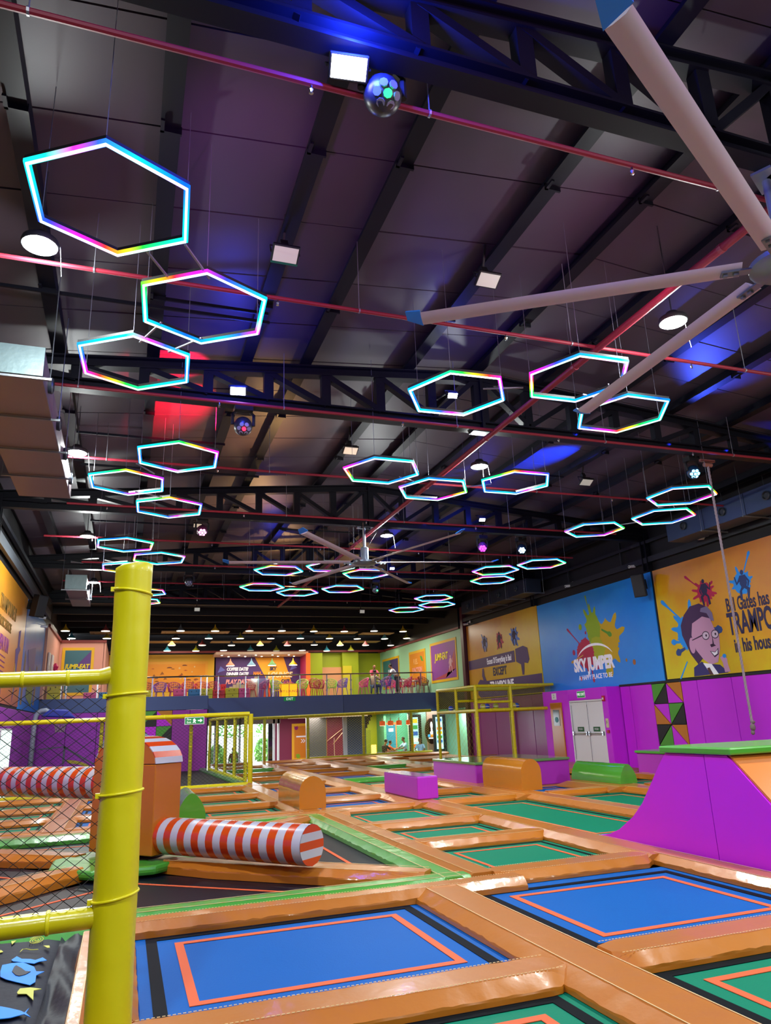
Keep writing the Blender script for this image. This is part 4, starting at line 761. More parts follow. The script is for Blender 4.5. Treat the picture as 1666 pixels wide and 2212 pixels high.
# ================================================================= TRAMPOLINES
BZ, PZ = -.06, .06
rp = random.Random(5)
def pad(name, p, q, w, m, parent, h=PZ, lo=BZ, seam=True, taper=.0, step=.07, lean=None):
    """soft vinyl pad from p to q (xy), flat crown and rolled sides, slightly wrinkled"""
    p, q = Vector((p[0], p[1], 0)), Vector((q[0], q[1], 0)); L_ = (q-p).length; d = (q-p)/L_; a = Vector((d.y, -d.x, 0))
    n = max(2, int(L_/step)); prof = [(-.5, lo+.005), (-.5, h-.085), (-.495, h-.07), (-.38, h-.034), (-.27, h-.002), (.27, h-.002), (.38, h-.034), (.495, h-.07), (.5, h-.085), (.5, lo+.005)]
    vs = []; k = len(prof)
    for i in range(n+1):
        s = L_*i/n; e = min(s, L_-s); sh = 1.0 if not taper else (.55+.45*min(1, e/taper)); c_ = p + d*s; jz = rp.uniform(-.004, .004)
        for j, (u, z) in enumerate(prof):
            jj = rp.uniform(-.007, .007) if 1 <= j <= k-2 and j not in (4, 5) else rp.uniform(-.001, .001)
            zz = z + (jz*.5+jj*.9 if 2 <= j <= k-3 else jj*.5)
            v = c_ + a*(u*w*sh + jj*.5); vs.append((v.x, v.y, zz))
    fs = [(i*k+j, i*k+j+1, (i+1)*k+j+1, (i+1)*k+j) for i in range(n) for j in range(k-1)] + [tuple(range(k)), tuple(n*k+j for j in range(k))[::-1]]
    o = MB().add(vs, fs).build(name, m, parent, smooth='all'); me = o.data; nv_ = (n+1)*k
    at = me.attributes.get('sharp_edge') or me.attributes.new('sharp_edge', 'BOOLEAN', 'EDGE')
    at.data.foreach_set('value', [(e.vertices[0] % k == e.vertices[1] % k and e.vertices[0] % k in (0, 1, 2, 4, 5, 7, 8, 9)) or (abs(e.vertices[0]-e.vertices[1]) < k and (min(e.vertices) < k or max(e.vertices) >= nv_-k)) for e in me.edges])
    if seam:
        ms = MB()
        for sd in (-.27, .27):
            pts = [c + Vector((0, 0, h+.003)) for c in (p+a*sd*w+d*.05, q+a*sd*w-d*.05)]
            nn = int((pts[1]-pts[0]).length/.03) if L_ < 5.2 and p.y < 9 else 1
            if nn == 1: ms.beam(pts[0], pts[1], .006, .003)
            else:
                for z in range(0, nn, 1):
                    b = pts[0].lerp(pts[1], z/nn); e = pts[0].lerp(pts[1], (z+.62)/nn); ms.beam(b, e, .005, .003)
        ms.build('stitching', mat('#E8C890', .6), o, kind='stuff')
    return o
BEDC = {'blue': mat('#0058A4', .6, bump=.12, bscale=90, var=.03, spec=.12), 'green': mat('#007858', .6, bump=.12, bscale=90, var=.03, spec=.12), 'black': mat('#080A1A', .42, bump=.12, bscale=90, var=.06, spec=.25)}
SHD = {'blue': mat('#040814', .7, spec=.1), 'green': mat('#040C10', .7, spec=.1), 'black': mat('#050508', .7, spec=.1)}
def inset(poly, d):
    n = len(poly); out = []
    for i in range(n):
        p0, p1, p2 = Vector(poly[i-1]), Vector(poly[i]), Vector(poly[(i+1) % n]); e1 = (p1-p0).normalized(); e2 = (p2-p1).normalized()
        n1 = Vector((-e1.y, e1.x)); n2 = Vector((-e2.y, e2.x)); b = (n1+n2); b = b/b.length_squared*2 if b.length > .01 else n1
        out.append(tuple(p1 + b*d*1.0))
    return out
def ringmesh(poly, d0, d1, z, t=.004):
    a, b = inset(poly, d0), inset(poly, d1); n = len(poly); m = MB()
    vs = [(x, y, z) for x, y in a]+[(x, y, z) for x, y in b]+[(x, y, z+t) for x, y in a]+[(x, y, z+t) for x, y in b]
    fs = []
    for i in range(n):
        j = (i+1) % n; fs += [(2*n+i, 2*n+j, 3*n+j, 3*n+i), (i, n+i, n+j, j), (i, j, 2*n+j, 2*n+i), (n+j, n+i, 3*n+i, 3*n+j)]
    return m.add(vs, fs)
def tramp(poly, col, label, ins=.34, tw=.055, dark=(.07, .16)):
    """poly counter-clockwise; bed, marking line, dark seam with painted spring shadow"""
    t = thing('trampoline', label, 'trampoline')
    big = inset(poly, -.12); n = len(big)
    MB().add([(x, y, BZ-.02) for x, y in big]+[(x, y, BZ) for x, y in big], [tuple(range(n))[::-1], tuple(range(n, 2*n))]+[(i, (i+1) % n, n+(i+1) % n, n+i) for i in range(n)]).build('bed', BEDC[col], t)
    if dark: ringmesh(poly, dark[0], dark[1], BZ+.001).build('seam_shadow', SHD[col], t)  # near-black seam ring; the spring shadow is put into its colour
    ringmesh(poly, ins, ins+tw, BZ+.002, .004).build('marking_line', M_tape, t)
    return t
rect = lambda x0, x1, y0, y1: [(x0, y0), (x1, y0), (x1, y1), (x0, y1)]
t = tramp(rect(.2, 2.84, 5.3, 7.5), 'blue', 'large blue trampoline nearest the padded yellow pole', .31, .07, (.08, .17))
pad('pad', (.02, 5.0), (2.95, 5.0), .52, M_pad, t, taper=.16); pad('pad', (.03, 5.25), (.03, 7.5), .32, M_pad, t)
t2 = tramp(rect(3.48, 6.02, 5.38, 7.6), 'blue', 'large blue trampoline at the foot of the purple ramp', .31, .07, (.08, .17))
pad('pad', (3.38, 5.08), (6.2, 5.08), .54, M_pad, t2, taper=.16); pad('pad', (6.25, 2.2), (6.25, 8.0), .44, M_pad, t2)
pad('pad', (3.15, 1.5), (3.15, 7.75), .62, M_pad, t2, taper=.2)
t = tramp(rect(.2, 2.84, 2.6, 4.82), 'green', 'green trampoline at the bottom edge, left of the long pad', .31, .07, (.08, .17)); pad('pad', (0.03, 2.4), (0.03, 5.2), .32, M_pad, t)
tramp(rect(3.48, 6.02, 2.6, 4.88), 'green', 'green trampoline at the bottom right corner of the picture', .31, .07, (.08, .17))
# right of the arena
rows = [(8.25, 10.08), (10.62, 12.18), (12.75, 14.8)]
nm = ['first', 'second', 'third']
for i, (a, b) in enumerate(rows):
    t = tramp(rect(4.08, 5.86, a, b), 'green', 'green trampoline right of the arena, %s from the blue pair' % nm[i], .24, .05, (.05, .1))
    pad('pad', (3.95, a-.26), (6.0, a-.26), .56, M_pad, t, taper=.14)
    pad('pad', (6.2, a-.4), (6.2, b+.14), .62, M_pad, t); pad('pad', (3.84, a-.3), (3.84, b+.3), .44, M_pad, t)
t = tramp(rect(6.52, 8.3, 9.85, 14.75), 'green', 'long green trampoline running beside the purple ramp', .3, .05, (.06, .12)); pad('pad', (8.65, 8.0), (8.65, 15.0), .66, M_pad, t)
t = tramp(rect(9.0, 10.8, 8.2, 14.75), 'green', 'long green trampoline behind the ramp, beyond the orange divider', .3, .05, (.06, .12)); pad('pad', (11.15, 8.0), (11.15, 15.0), .7, M_pad, t)
t = tramp(rect(11.5, 13.2, 8.2, 14.75), 'green', 'long green trampoline farthest right behind the ramp', .3, .05, (.06, .12)); pad('pad', (13.5, 8.0), (13.5, 17.8), .5, M_pad, t)
colx = [(-3.15, -1.4), (-.78, .95), (1.55, 3.25), (3.93, 5.7), (6.5, 8.08), (9.1, 10.45), (11.8, 13.3)]
rowy = [(15.4, 17.05), (17.65, 19.5), (20.1, 22.1), (22.95, 25.3), (25.9, 27.9), (28.5, 30.5), (31.1, 33.1), (33.7, 36.2)]
cn = ['by the left wall', 'left behind the arena', 'between the green and orange humps', 'right of the orange hump', 'beyond the purple block', 'beside the right orange hump', 'by the right wall']
rn = ['first', 'second', 'third', 'fourth', 'fifth', 'sixth', 'seventh', 'last']
for c_, (x0, x1) in enumerate(colx):
    for r_, (a, b) in enumerate(rowy):
        if r_ >= 3 and c_ < 3: continue
        if c_ == 5 and r_ in (1, 2): continue
        if c_ == 6 and (r_ in (1, 2) or r_ >= 3): continue
        if c_ >= 5 and r_ >= 3 and r_ < 4 and c_ == 6: continue
        k = (c_ + (1 if r_ >= 3 else 0)) % 2; col = 'green' if k == 0 else 'blue'
        far = r_ >= 3
        t = tramp(rect(x0, x1, a, b), col, '%s trampoline %s, %s row back from the arena' % (col, cn[c_], rn[r_]), .22, .05, (.05, .1) if not far else None)
        xr = colx[c_+1][0] if c_ < 6 else x1+.6
        pa_ = rowy[r_-1][1] if r_ else 14.85
        pad('pad', (x0-.1, (pa_+a)/2), (x1+.1, (pa_+a)/2), a-pa_-.04, M_pad if not (far and (c_*3+r_) % 5 == 0) else M_padg, t, taper=.14, seam=not far, step=.2)
        pad('pad', ((x1+xr)/2, pa_), ((x1+xr)/2, b+.02), xr-x1-.02, M_pad, t, seam=not far, step=.3)
edge = sgroup('court_edging')
for p, q, w in (((-3.35, 22.45), (3.9, 22.45), .62), ((-3.3, 14.9), (-3.3, 22.3), .25), ((3.8, 36.6), (16, 36.6), .8), ((3.75, 22.7), (3.75, 36.5), .35), ((10.9, 31), (16, 31), .5), ((11.5, 22.9), (16.1, 22.9), 2.2), ((12.2, 33.4), (12.2, 36.4), 1.0), ((13.6, 18.2), (13.6, 21.8), 1.2), ((12.3, 17.8), (13.9, 17.8), .5), ((11.0, 21.3), (13, 21.3), 1.0), ((8.7, 26), (8.7, 26.5), .5)):
    pad('edge_pad', p, q, w, M_pad, edge, seam=False, step=.5)
struct(MB().box(3.6, RXR, 2, 37.5, -.2, -.10).build('floor_frame', mat('#A0622A', .6)))
struct(MB().box(RXL, 3.6, 14.5, 22.7, -.2, -.10).build('floor_frame', mat('#A0622A', .6)))
struct(MB().box(0.0, 6.6, 1, 7.9, -.2, -.10).build('floor_frame', mat('#A0622A', .6)))
MB().box(RXL, 3.6, 22.8, 34, -.2, -.05).build('floor_mat', mat('#0E0F16', .7)); struct(bpy.data.objects['floor_mat'])
# ---- arena
AX, AY = .1, 11.15
I0, I1, J0, J1 = -3.1, 3.25, 8.12, 14.0
def tri(a, b, c): return [a, b, c]
CO = {'n': [(I0+.3, J0), (I1-.3, J0), (AX+.05, AY-.55)], 'r': [(I1, J0+.3), (I1, J1-.3), (AX+.75, AY)], 'f': [(I1-.3, J1), (I0+.3, J1), (AX, AY+.6)], 'l': [(I0, J1-.3), (I0, J0+.3), (AX-.75, AY)]}
for k, lb in (('n', 'black triangular trampoline of the sweeper arena, nearest side'), ('r', 'black triangular trampoline of the sweeper arena, right side'), ('f', 'black triangular trampoline of the sweeper arena, far side'), ('l', 'black triangular trampoline of the sweeper arena, seen through net')):
    tramp(CO[k], 'black', lb, .36, .05, None)
ar_ = thing('sweeper_arena', 'green and orange padded frame dividing the black arena trampolines', 'padding')
for c_ in ((I1+.1, J0-.05), (I1+.05, J1+.05), (I0-.05, J1), (I0-.05, J0)):
    d = Vector((c_[0]-AX, c_[1]-AY)).normalized(); pad('divider_pad', (AX+d.x*.75, AY+d.y*.75), (c_[0]-d.x*.12, c_[1]-d.y*.12), .58, M_pad, ar_, h=.1, taper=.9)
pad('border_pad', (-3.45, J0-.18), (I1+.38, J0-.18), .34, M_padg, ar_, h=.075); pad('border_pad', (I1+.18, J0-.3), (I1+.18, J1+.3), .36, M_padg, ar_, h=.072)
pad('border_pad', (I1+.3, J1+.16), (-3.3, J1+.16), .36, M_padg, ar_, h=.075); pad('border_pad', (I0-.12, J0), (I0-.12, J1), .3, M_padg, ar_, h=.072)
pad('outer_pad', (.1, J0-.5), (4.1, J0-.5), .36, M_pad, ar_, h=.068); pad('outer_pad', (-3.3, J1+.55), (4.2, J1+.55), .45, M_pad, ar_, h=.065)
op = ell(AX, AY, .98, .95, 8, 22.5, 360+22.5-.001)[:8]
MB().prism(op, lambda u, v, w: (u, v, w), .11).build('hub_pad', M_padg, ar_, bevel=.04, loc=(0, 0, -.03))
# sweeper
sw = thing('sweeper', 'orange striped arch pillar with two striped rotating rollers', 'sweeper', (.21, 11.2, 0), R(-50.8))
fz = 1.27; hw = .615; dp = .23
poly = [(-hw, .14), (hw, .14), (hw, fz)] + [(hw*math.cos(R(a)), fz+.34*math.sin(R(a))) for a in range(10, 180, 10)] + [(-hw, fz)]
MB().prism([(-hw, .14), (hw, .14), (hw, fz-.01), (-hw, fz-.01)], lambda u, v, w: (u, w-dp, v), 2*dp).build('body', M_orange, sw, bevel=.012)
MB().prism([(hw, fz)]+[(hw*math.cos(R(a)), fz+.34*math.sin(R(a))) for a in range(10, 180, 10)]+[(-hw, fz)], lambda u, v, w: (u, w-dp, v), 2*dp).build('arch_top', M_orange, sw)
OS, WS = mat('#CC400A', .25, coat=.6), mat('#BCBECA', .25, coat=.6)
m = MB(); n = 14
for i in range(n):
    a0, a1 = math.pi*i/n, math.pi*(i+1)/n; R1, R0 = (hw+.012, hw-.004), (.352, .336); P_q = []
    for a in (a0, a1):
        for rx, rz in ((hw+.014, .354), (hw, .34)): P_q.append((rx*math.cos(a), fz+rz*math.sin(a)))
    q_ = [P_q[0], P_q[2], P_q[3], P_q[1]]
    m.prism(q_, lambda u, v, w: (u, w-dp-.006, v), 2*dp+.012, mi=i % 2)
m.build('striped_cover', [WS, OS], sw)
MB().lathe([(.42, .03), (.42, .09), (.2, .1), (.2, .2)], (0, 0, 0), 20).build('turntable', mat('#3A2418', .6), sw)
MB().box(-hw-.003, -hw+.3, -dp-.004, -dp+.001, .14, fz).build('seam_panel', M_orange, sw)
def roller(nm, sgn, z, ln):
    m = MB(); r = .225; nb = 20; x0 = hw-.05
    for i in range(nb):
        a, b = x0+(ln-x0)*i/nb, x0+(ln-x0)*(i+1)/nb; N_ = 24; vs = []
        for x in (a, b):
            for k in range(N_): t_ = 2*math.pi*k/N_; vs.append((sgn*x, r*math.cos(t_), z+r*math.sin(t_)))
        m.add(vs, [(k, (k+1) % N_, N_+(k+1) % N_, N_+k) for k in range(N_)], (i+1) % 2)
    o = m.build(nm, [WS, OS], sw, smooth=True)
    m = MB()
    for k in range(5):
        z0, z1 = -r+2*r*k/5, -r+2*r*(k+1)/5; P = []
        for q in range(5): zz_ = z0+(z1-z0)*q/4; P.append((math.sqrt(max(0, r*r-zz_*zz_)), zz_))
        P2 = [(-a, b) for a, b in P[::-1]]; pl = P+P2
        m.add([(sgn*(ln+.001+.03*math.sqrt(max(0, 1-(u*u+v*v)/(r*r)*.98))), u, z+v) for u, v in pl], [tuple(range(len(pl)))], k % 2)
    m.build('end_cap', [OS, WS], o)
roller('roller', 1, .36, 3.02); roller('roller', -1, 1.0, 3.1)
# ---- soft play humps and blocks
def hump(name, label, x0, x1, y0, y1, h, m, flat=.3, pointy=0):
    t = thing(name, label, 'foam block', ((x0+x1)/2, y0, PZ)); w = (x1-x0)/2
    pr = [(-w, 0), (w, 0), (w, h-w*1.15 if not pointy else .05)]
    zc = h-w*1.15 if not pointy else .05
    pr += [(w*math.cos(R(a))*(1 if not pointy else (1-.25*math.sin(R(a))**2)), zc+(h-zc)*math.sin(R(a))**(1.0 if not pointy else 1.1)) for a in range(8, 180, 8)]; pr += [(-w, zc)]
    L_ = y1-y0
    m_ = MB(); N_ = max(3, int(L_/.18)); q = len(pr); vs = []; r_ = random.Random(int(x0*100))
    for i in range(N_+1):
        for j, (u, v) in enumerate(pr):
            jz = r_.uniform(-.004, .004) if j > 2 and 0 < i < N_ else 0; vs.append((u*(1+jz), L_*i/N_, v+jz))
    m_.add(vs, [(i*q+j, i*q+(j+1) % q, (i+1)*q+(j+1) % q, (i+1)*q+j) for i in range(N_) for j in range(q)])
    m_.build('cover', m, t, smooth=True)
    for yy in (0, L_): e = MB().prism(pr, lambda u, v, w_: (u, yy+(-.008 if yy == 0 else 0)+w_, v), .008).build('end_panel', m, t)
    return t
M_or2 = mat('#BC7410', .2, coat=.8, bump=.25, bscale=4); M_gr2 = mat('#4C9C2C', .2, coat=.8, bump=.25, bscale=4)
hump('foam_hump', 'glossy orange foam hump behind the arena corner', 3.4, 3.95, 15.25, 17.4, .62, M_or2)
hump('foam_hump', 'glossy orange foam hump in front of the pink platform', 8.6, 9.12, 15.5, 17.45, .68, M_or2)
hump('foam_hump', 'long glossy green foam hump in front of the double door', 11.15, 11.62, 15.35, 17.4, .44, M_gr2, pointy=1)
hump('foam_hump', 'small green foam hump right of the sweeper pillar', 1.02, 1.54, 14.95, 16.6, .47, M_gr2, pointy=1)
t = thing('foam_block', 'bright purple rectangular foam block among the trampolines', 'foam block', (6.0, 15.35, PZ))
MB().box(0, .48, 0, 2.2, 0, .46).build('cover', mat('#B424C4', .35, coat=.3, bump=.15, bscale=6, bstretch=(3, 3, .3)), t, bevel=.025)
MB().box(.002, .478, .03, 2.17, .461, .464).build('top_panel', mat('#B424C4', .15, coat=.8, bump=.2, bscale=5), t)
# platform
t = thing('jump_platform', 'low purple platform with glossy green top behind the orange hump', 'platform')
MB().box(8.72, 11.55, 18.1, 20.95, -.1, .5).build('side_pad', mat('#A82CB8', .42, var=.03), t, bevel=.02)
MB().box(8.70, 10.12, 18.06, 20.97, .5, .57).build('top_mat', mat('#5E8A50', .12, coat=.8, bump=.05, bscale=3), t, bevel=.02); MB().box(10.13, 11.57, 18.06, 20.97, .5, .57).build('top_mat', mat('#5E8A50', .12, coat=.8, bump=.05, bscale=3), t, bevel=.02)
t = thing('jump_platform', 'purple box with green top by the right wall behind the ramp', 'platform')
MB().box(13.8, RXR-.08, 12, 18.1, -.3, .56).build('side_pad', mat('#B82CC0', .42), t, bevel=.02); MB().box(13.76, RXR-.08, 12, 18.14, .56, .63).build('top_mat', M_green, t, bevel=.02)
# ramp
rpz = thing('ramp', 'tall purple quarter ramp with orange slope and green landing', 'ramp')
prof = [(9.62, -.07), (9.62, .03), (9.43, .04)] + [(9.43-1.62*math.sin(R(a)), .04+1.72*(1-math.cos(R(a)))**1.0) for a in (15, 25, 35, 45, 55, 62, 67)]
prof = [(9.62, -.07), (9.62, .02), (9.43, .03), (9.2, .08), (8.98, .16), (8.65, .35), (8.42, .54), (8.18, .81), (8.0, 1.02), (7.84, 1.18)]
fx = lambda u, v, w: (6.42+w*.96, u, v)
MB().prism(prof+[(7.2, 1.18), (7.2, -.07)], fx, 2.6).build('curved_side', M_purple, rpz)
MB().prism([(7.19, -.07), (7.19, 1.18), (6.84, 1.18), (5.5, -.07)], fx, 2.6).build('near_side', M_purple, rpz)
sl = []; 
MB().prism([(6.84, 1.19), (6.80, 1.18), (5.46, -.05), (5.5, -.07)], lambda u, v, w: (6.44+w, u, v), 2.56).build('slope_mat', mat('#E0803A', .25, coat=.6), rpz)
MB().box(6.36, 7.72, 6.72, 7.9, 1.19, 1.27).build('landing_mat', M_green, rpz, bevel=.02); MB().box(7.73, 9.1, 6.72, 7.9, 1.19, 1.27).build('landing_mat', M_green, rpz, bevel=.02)
m = MB()
for a, b in zip(prof[2:-1], prof[3:]): m.prism([a, b, (b[0]+.01, b[1]+.012), (a[0]+.01, a[1]+.012)], fx, 2.6)
m.build('curved_face', M_purple, rpz)
# ---- air bag area at lower left
t = thing('air_bag', 'black air bag with blue and yellow fish prints at lower left', 'air bag')
m = MB(); N_ = 26; M2 = 26; vs = []; r_ = random.Random(3)
def bz(u, v): return -.28 + .1*math.sin(u*2.1)*math.sin(v*1.7) 
for i in range(N_+1):
    for j in range(M2+1):
        x = -3.2+2.8*i/N_; y = 2.5+4.97*j/M2; vs.append((x, y, .035+.006*math.sin(x*9+y*3)-(.03 if i == N_ else 0)))
m.add(vs, [(i*(M2+1)+j, (i+1)*(M2+1)+j, (i+1)*(M2+1)+j+1, i*(M2+1)+j+1) for i in range(N_) for j in range(M2)]).build('top_sheet', mat('#0E1426', .6, bump=.15, bscale=14, var=.1, spec=.2), t, smooth='all')
m = MB(); vs = []; K = 9; NN = 60
for j in range(NN+1):
    y = 2.5+5.0*j/NN
    for k in range(K):
        u = k/(K-1); x = -.405+.235*u; z = .01+.035*math.sin(u*3.1+1.2*math.sin(y*3))-.02*u + .014*math.sin(y*9+u*8) + r_.uniform(-.004, .004); x += .018*math.sin(y*5+u*5)*math.sin(u*3.14)
        if k == K-1: z = -.08
        if k == 0: z = .03
        vs.append((x, y, z))
m.add(vs, [(j*K+k, (j+1)*K+k, (j+1)*K+k+1, j*K+k+1) for j in range(NN) for k in range(K-1)]).build('crumpled_edge', mat('#101622', .55, bump=.5, bscale=5, spec=.3), t, smooth='all')
FB, FY2 = mat('#1A8AF0', .6), mat('#C8C850', .6)
def flat(P, m, n='print', z=.048): return MB().prism([(x, y) for x, y in P], lambda u, v, w: (u, v, z+w), .004).build(n, m, t)
q_ = lambda P: [(x*.93, y*.93) for x, y in P]
flat(q_([(-.81, 7.11), (-.82, 7.28), (-.75, 7.3), (-.67, 7.28), (-.57, 7.11), (-.54, 6.97), (-.48, 6.94), (-.53, 6.87), (-.52, 6.7), (-.55, 6.64), (-.66, 6.77), (-.74, 6.87), (-.79, 6.96)]), FB)
flat(q_([(-.72, 7.16), (-.71, 7.2), (-.66, 7.1), (-.62, 7.0), (-.58, 6.97), (-.61, 6.91), (-.65, 6.89), (-.68, 6.93), (-.72, 7.04)]), mat('#1A2030', .6), z=.053)
flat(q_([(-.77, 7.4), (-.74, 7.49), (-.69, 7.39), (-.67, 7.38), (-.62, 7.35), (-.58, 7.3), (-.53, 7.35), (-.49, 7.25), (-.55, 7.24), (-.58, 7.2), (-.68, 7.29), (-.75, 7.35)]), FB)
flat(q_([(-.62, 6.51), (-.61, 6.59), (-.54, 6.58), (-.46, 6.51), (-.51, 6.5), (-.49, 6.28), (-.55, 6.44), (-.61, 6.47)]), FY2)
flat(q_([(-.9, 6.32), (-.69, 6.25), (-.63, 6.19), (-.55, 6.1), (-.52, 6.05), (-.5, 6.13), (-.51, 6.04), (-.47, 5.94), (-.52, 6.02), (-.6, 5.99), (-.66, 6.0), (-.9, 6.02)]), FB)
flat(q_([(-.85, 8.03), (-.81, 8.03), (-.83, 7.91)]), FY2); flat(q_([(-.56, 7.73), (-.51, 7.71), (-.5, 7.64), (-.52, 7.64)]), FY2); flat(q_([(-.9, 7.77), (-.87, 7.7), (-.9, 7.67)]), FY2)
MB().path([(-.595+.0016*k*math.cos(k*.55), 7.39+.0032*k*math.sin(k*.55), .053) for k in range(4, 40)], .0035, 4).build('spiral_print', FY2, t)
MB().path([(x*.93, y*.93, .052) for x, y in ((-.73, 7.62), (-.72, 7.69), (-.69, 7.69), (-.65, 7.64), (-.63, 7.63), (-.59, 7.62))], .0035, 4).build('wave_print', FY2, t)
ed = thing('air_bag_surround', 'green and orange pads edging the fish print air bag', 'padding')
pad('green_pad', (-3.4, 7.62), (-.12, 7.62), .26, M_padg, ed); pad('orange_pad', (-.19, 2.0), (-.19, 7.5), .13, M_pad, ed, h=.055)
struct(MB().box(-3.4, 0.0, 1, 8, -.5, -.2).build('floor_frame', M_dark)); struct(MB().box(-3.4, 3.8, 7.9, 14.6, -.3, -.12).build('floor_frame', M_dark))

# ================================================================= FRAMES AND NETS
def net(name, f, u0, u1, v0, v1, cu, cv, r, m, parent):
    """diamond net: two families of straight strands clipped to a rectangle; f(u,v) -> 3D"""
    mb = MB(); k = cv/cu; segs = []
    W_, H_ = u1-u0, v1-v0
    n = int((W_+H_/k)/cu)+2
    for s in (1, -1):
        for i in range(-int(H_/cv)-2, n):
            c = u0 + i*cu
            pts = []
            for v in (v0, v1):
                u = c + s*(v-v0)/k if s > 0 else c + (v1-v)/k*1
                pts.append((u, v))
            (ua, va), (ub, vb) = pts
            if abs(ub-ua) < 1e-9: continue
            t0, t1 = 0, 1
            for bnd, sg in ((u0, 1), (u1, -1)):
                da, db = (ua-bnd)*sg, (ub-bnd)*sg
                if da < 0 and db < 0: t0, t1 = 1, 0; break
                if da < 0: t0 = max(t0, da/(da-db))
                elif db < 0: t1 = min(t1, da/(da-db))
            if t1-t0 < .01: continue
            A = (ua+(ub-ua)*t0, va+(vb-va)*t0); B = (ua+(ub-ua)*t1, va+(vb-va)*t1); segs.append((A, B))
    for A, B in segs: mb.tube(f(*A), f(*B), r, 3)
    return mb.build(name, m, parent, kind='stuff')
def wraps(mb, p, q, r, every=.35):
    p, q = Vector(p), Vector(q); L_ = (q-p).length; d = (q-p)/L_; k = max(1, int(L_/every))
    for i in range(1, k): c = p+d*(L_*i/k); mb.path([c-d*.012, c-d*.006, c+d*.006, c+d*.012], [r, r*1.09, r*1.09, r], 10, caps=False)
def rail(nm, p, q, r, parent, every=.35, m=None):
    o = MB().tube(p, q, r, 12).build(nm, m or M_yel, parent, smooth=True); w = MB(); wraps(w, p, q, r, every)
    if w.v: w.build('tie', mat('#E6DA10', .4), o, smooth=True, kind='stuff')
    return o
# near pole + net panel
PYn = 4.9
pl = thing('padded_pole', 'tall thick padded yellow pole in the foreground', 'post', (0.005, PYn, 0))
m = MB(); pts = []; rs = []; r_ = random.Random(9); n = 66; N_ = 28; vs = []
for i in range(n+1):
    z = -.1+2.83*i/n
    base = .128 - .018*(z/2.8)
    for k in range(N_):
        t_ = 2*math.pi*k/N_; cr = .0
        for zc, am in ((.42, .006), (.8, .004), (1.27, .006), (1.9, .005), (2.35, .005)): cr -= am*math.exp(-((z-zc-.03*math.sin(t_*2+zc))/.012)**2)
        sq = 1+.05*math.cos(4*t_)*max(0, (z-2.4)/.4)
        r0 = (base+cr+.0018*math.sin(5*t_+z*9))*sq
        zt = z + (.015*math.cos(t_)*1 if i == n else 0)
        vs.append((r0*math.cos(t_), r0*math.sin(t_), zt))
N0 = len(vs)
for rr_, dz in ((.09, .045), (.04, .055)):
    for k in range(N_): t_ = 2*math.pi*k/N_; vs.append((rr_*math.cos(t_), rr_*math.sin(t_), 2.73+dz*.5-.01+.012*math.cos(t_)))
tot = n+3
m.add(vs, [(i*N_+k, i*N_+(k+1) % N_, (i+1)*N_+(k+1) % N_, (i+1)*N_+k) for i in range(tot-1) for k in range(N_)]+[tuple((tot-1)*N_+k for k in range(N_))])
m.build('pole_padding', mat('#D8CC00', .42, bump=.12, bscale=7, coat=.12), pl, smooth='all')
for z, tl in ((.79, .02), (1.35, .012), (1.92, .01), (2.56, -.015)):
    q = []; rad = .133-.018*z/2.8
    for k in range(25): a = 2*math.pi*k/24; q.append((rad*math.cos(a), rad*math.sin(a), z+tl*math.cos(a)))
    MB().path(q, .008, 6).build('strap', mat('#EEE010', .35), pl, smooth='all')
    MB().box(-rad-.02, -rad+.005, -.03, .0, z-tl-.014, z-tl+.014).build('buckle', mat('#EEE010', .35), pl)
nf = thing('net_fence', 'black diamond net between two padded yellow rails at left edge', 'net frame')
rail('top_rail', (-2.6, PYn, 1.985), (-.09, PYn, 2.03), .046, nf, .24); MB().path([(-.16, PYn, 2.028), (-.11, PYn, 2.036), (-.06, PYn, 2.05)], [.047, .053, .058], 12).build('rail_joint', M_yel, nf, smooth=True)
rail('bottom_rail', (-2.6, PYn, .66), (-.06, PYn, .69), .060, nf, .26)
net('net', lambda u, v: (u, PYn-.01+.01*math.sin(u*3), v), -2.5, -.11, .70, 1.96, .092, .072, .0021, M_net, nf)
# far fence, left area
ff = thing('net_fence', 'yellow railed net fence across the hall behind the arena', 'fence')
FYy = 23.55
rail('top_rail', (-3.35, FYy, 2.03), (3.68, FYy, 2.08), .065, ff, .6); rail('bottom_rail', (-3.35, FYy, -.0), (3.75, FYy, .0), .075, ff, .6)
rail('corner_post', (3.72, FYy, -.1), (3.72, FYy, 2.08), .075, ff, .45)
for x_ in (-.62, 1.93): rail('post', (x_, FYy+.1, -.05), (x_, FYy+.1, 2.0), .055, ff, .4, mat('#A8A010', .45, bump=.5, bscale=22))
net('net', lambda u, v: (u, FYy, v), -3.35, 3.65, .07, 1.98, .13, .1, .0035, M_net, ff)
fs_ = thing('net_fence', 'yellow net fence side running away to the entrance', 'fence'); M_yn = mat('#D0C818', .45, bump=.6, bscale=25)
rail('top_rail', (3.7, 24.4, 2.02), (3.4, 32.2, 2.02), .06, fs_, .6, M_yn); rail('bottom_rail', (3.7, 24.4, .06), (3.4, 32.2, .06), .06, fs_, .6, M_yn)
for k in range(5): y_ = 24.4+k*1.95; x_ = 3.7-(y_-24.4)*.0385; rail('post', (x_, y_, 0), (x_, y_, 2.02), .06, fs_, .5, M_yn)
net('net', lambda u, v: (3.7-(u-24.4)*.0385, u, v), 24.45, 32.15, .1, 1.98, .14, .11, .0035, mat('#3A3C18', .7), fs_)
pad('edge_pad', (3.62, 23.9), (3.28, 33.8), .3, M_padg, edge, seam=False, step=.6)
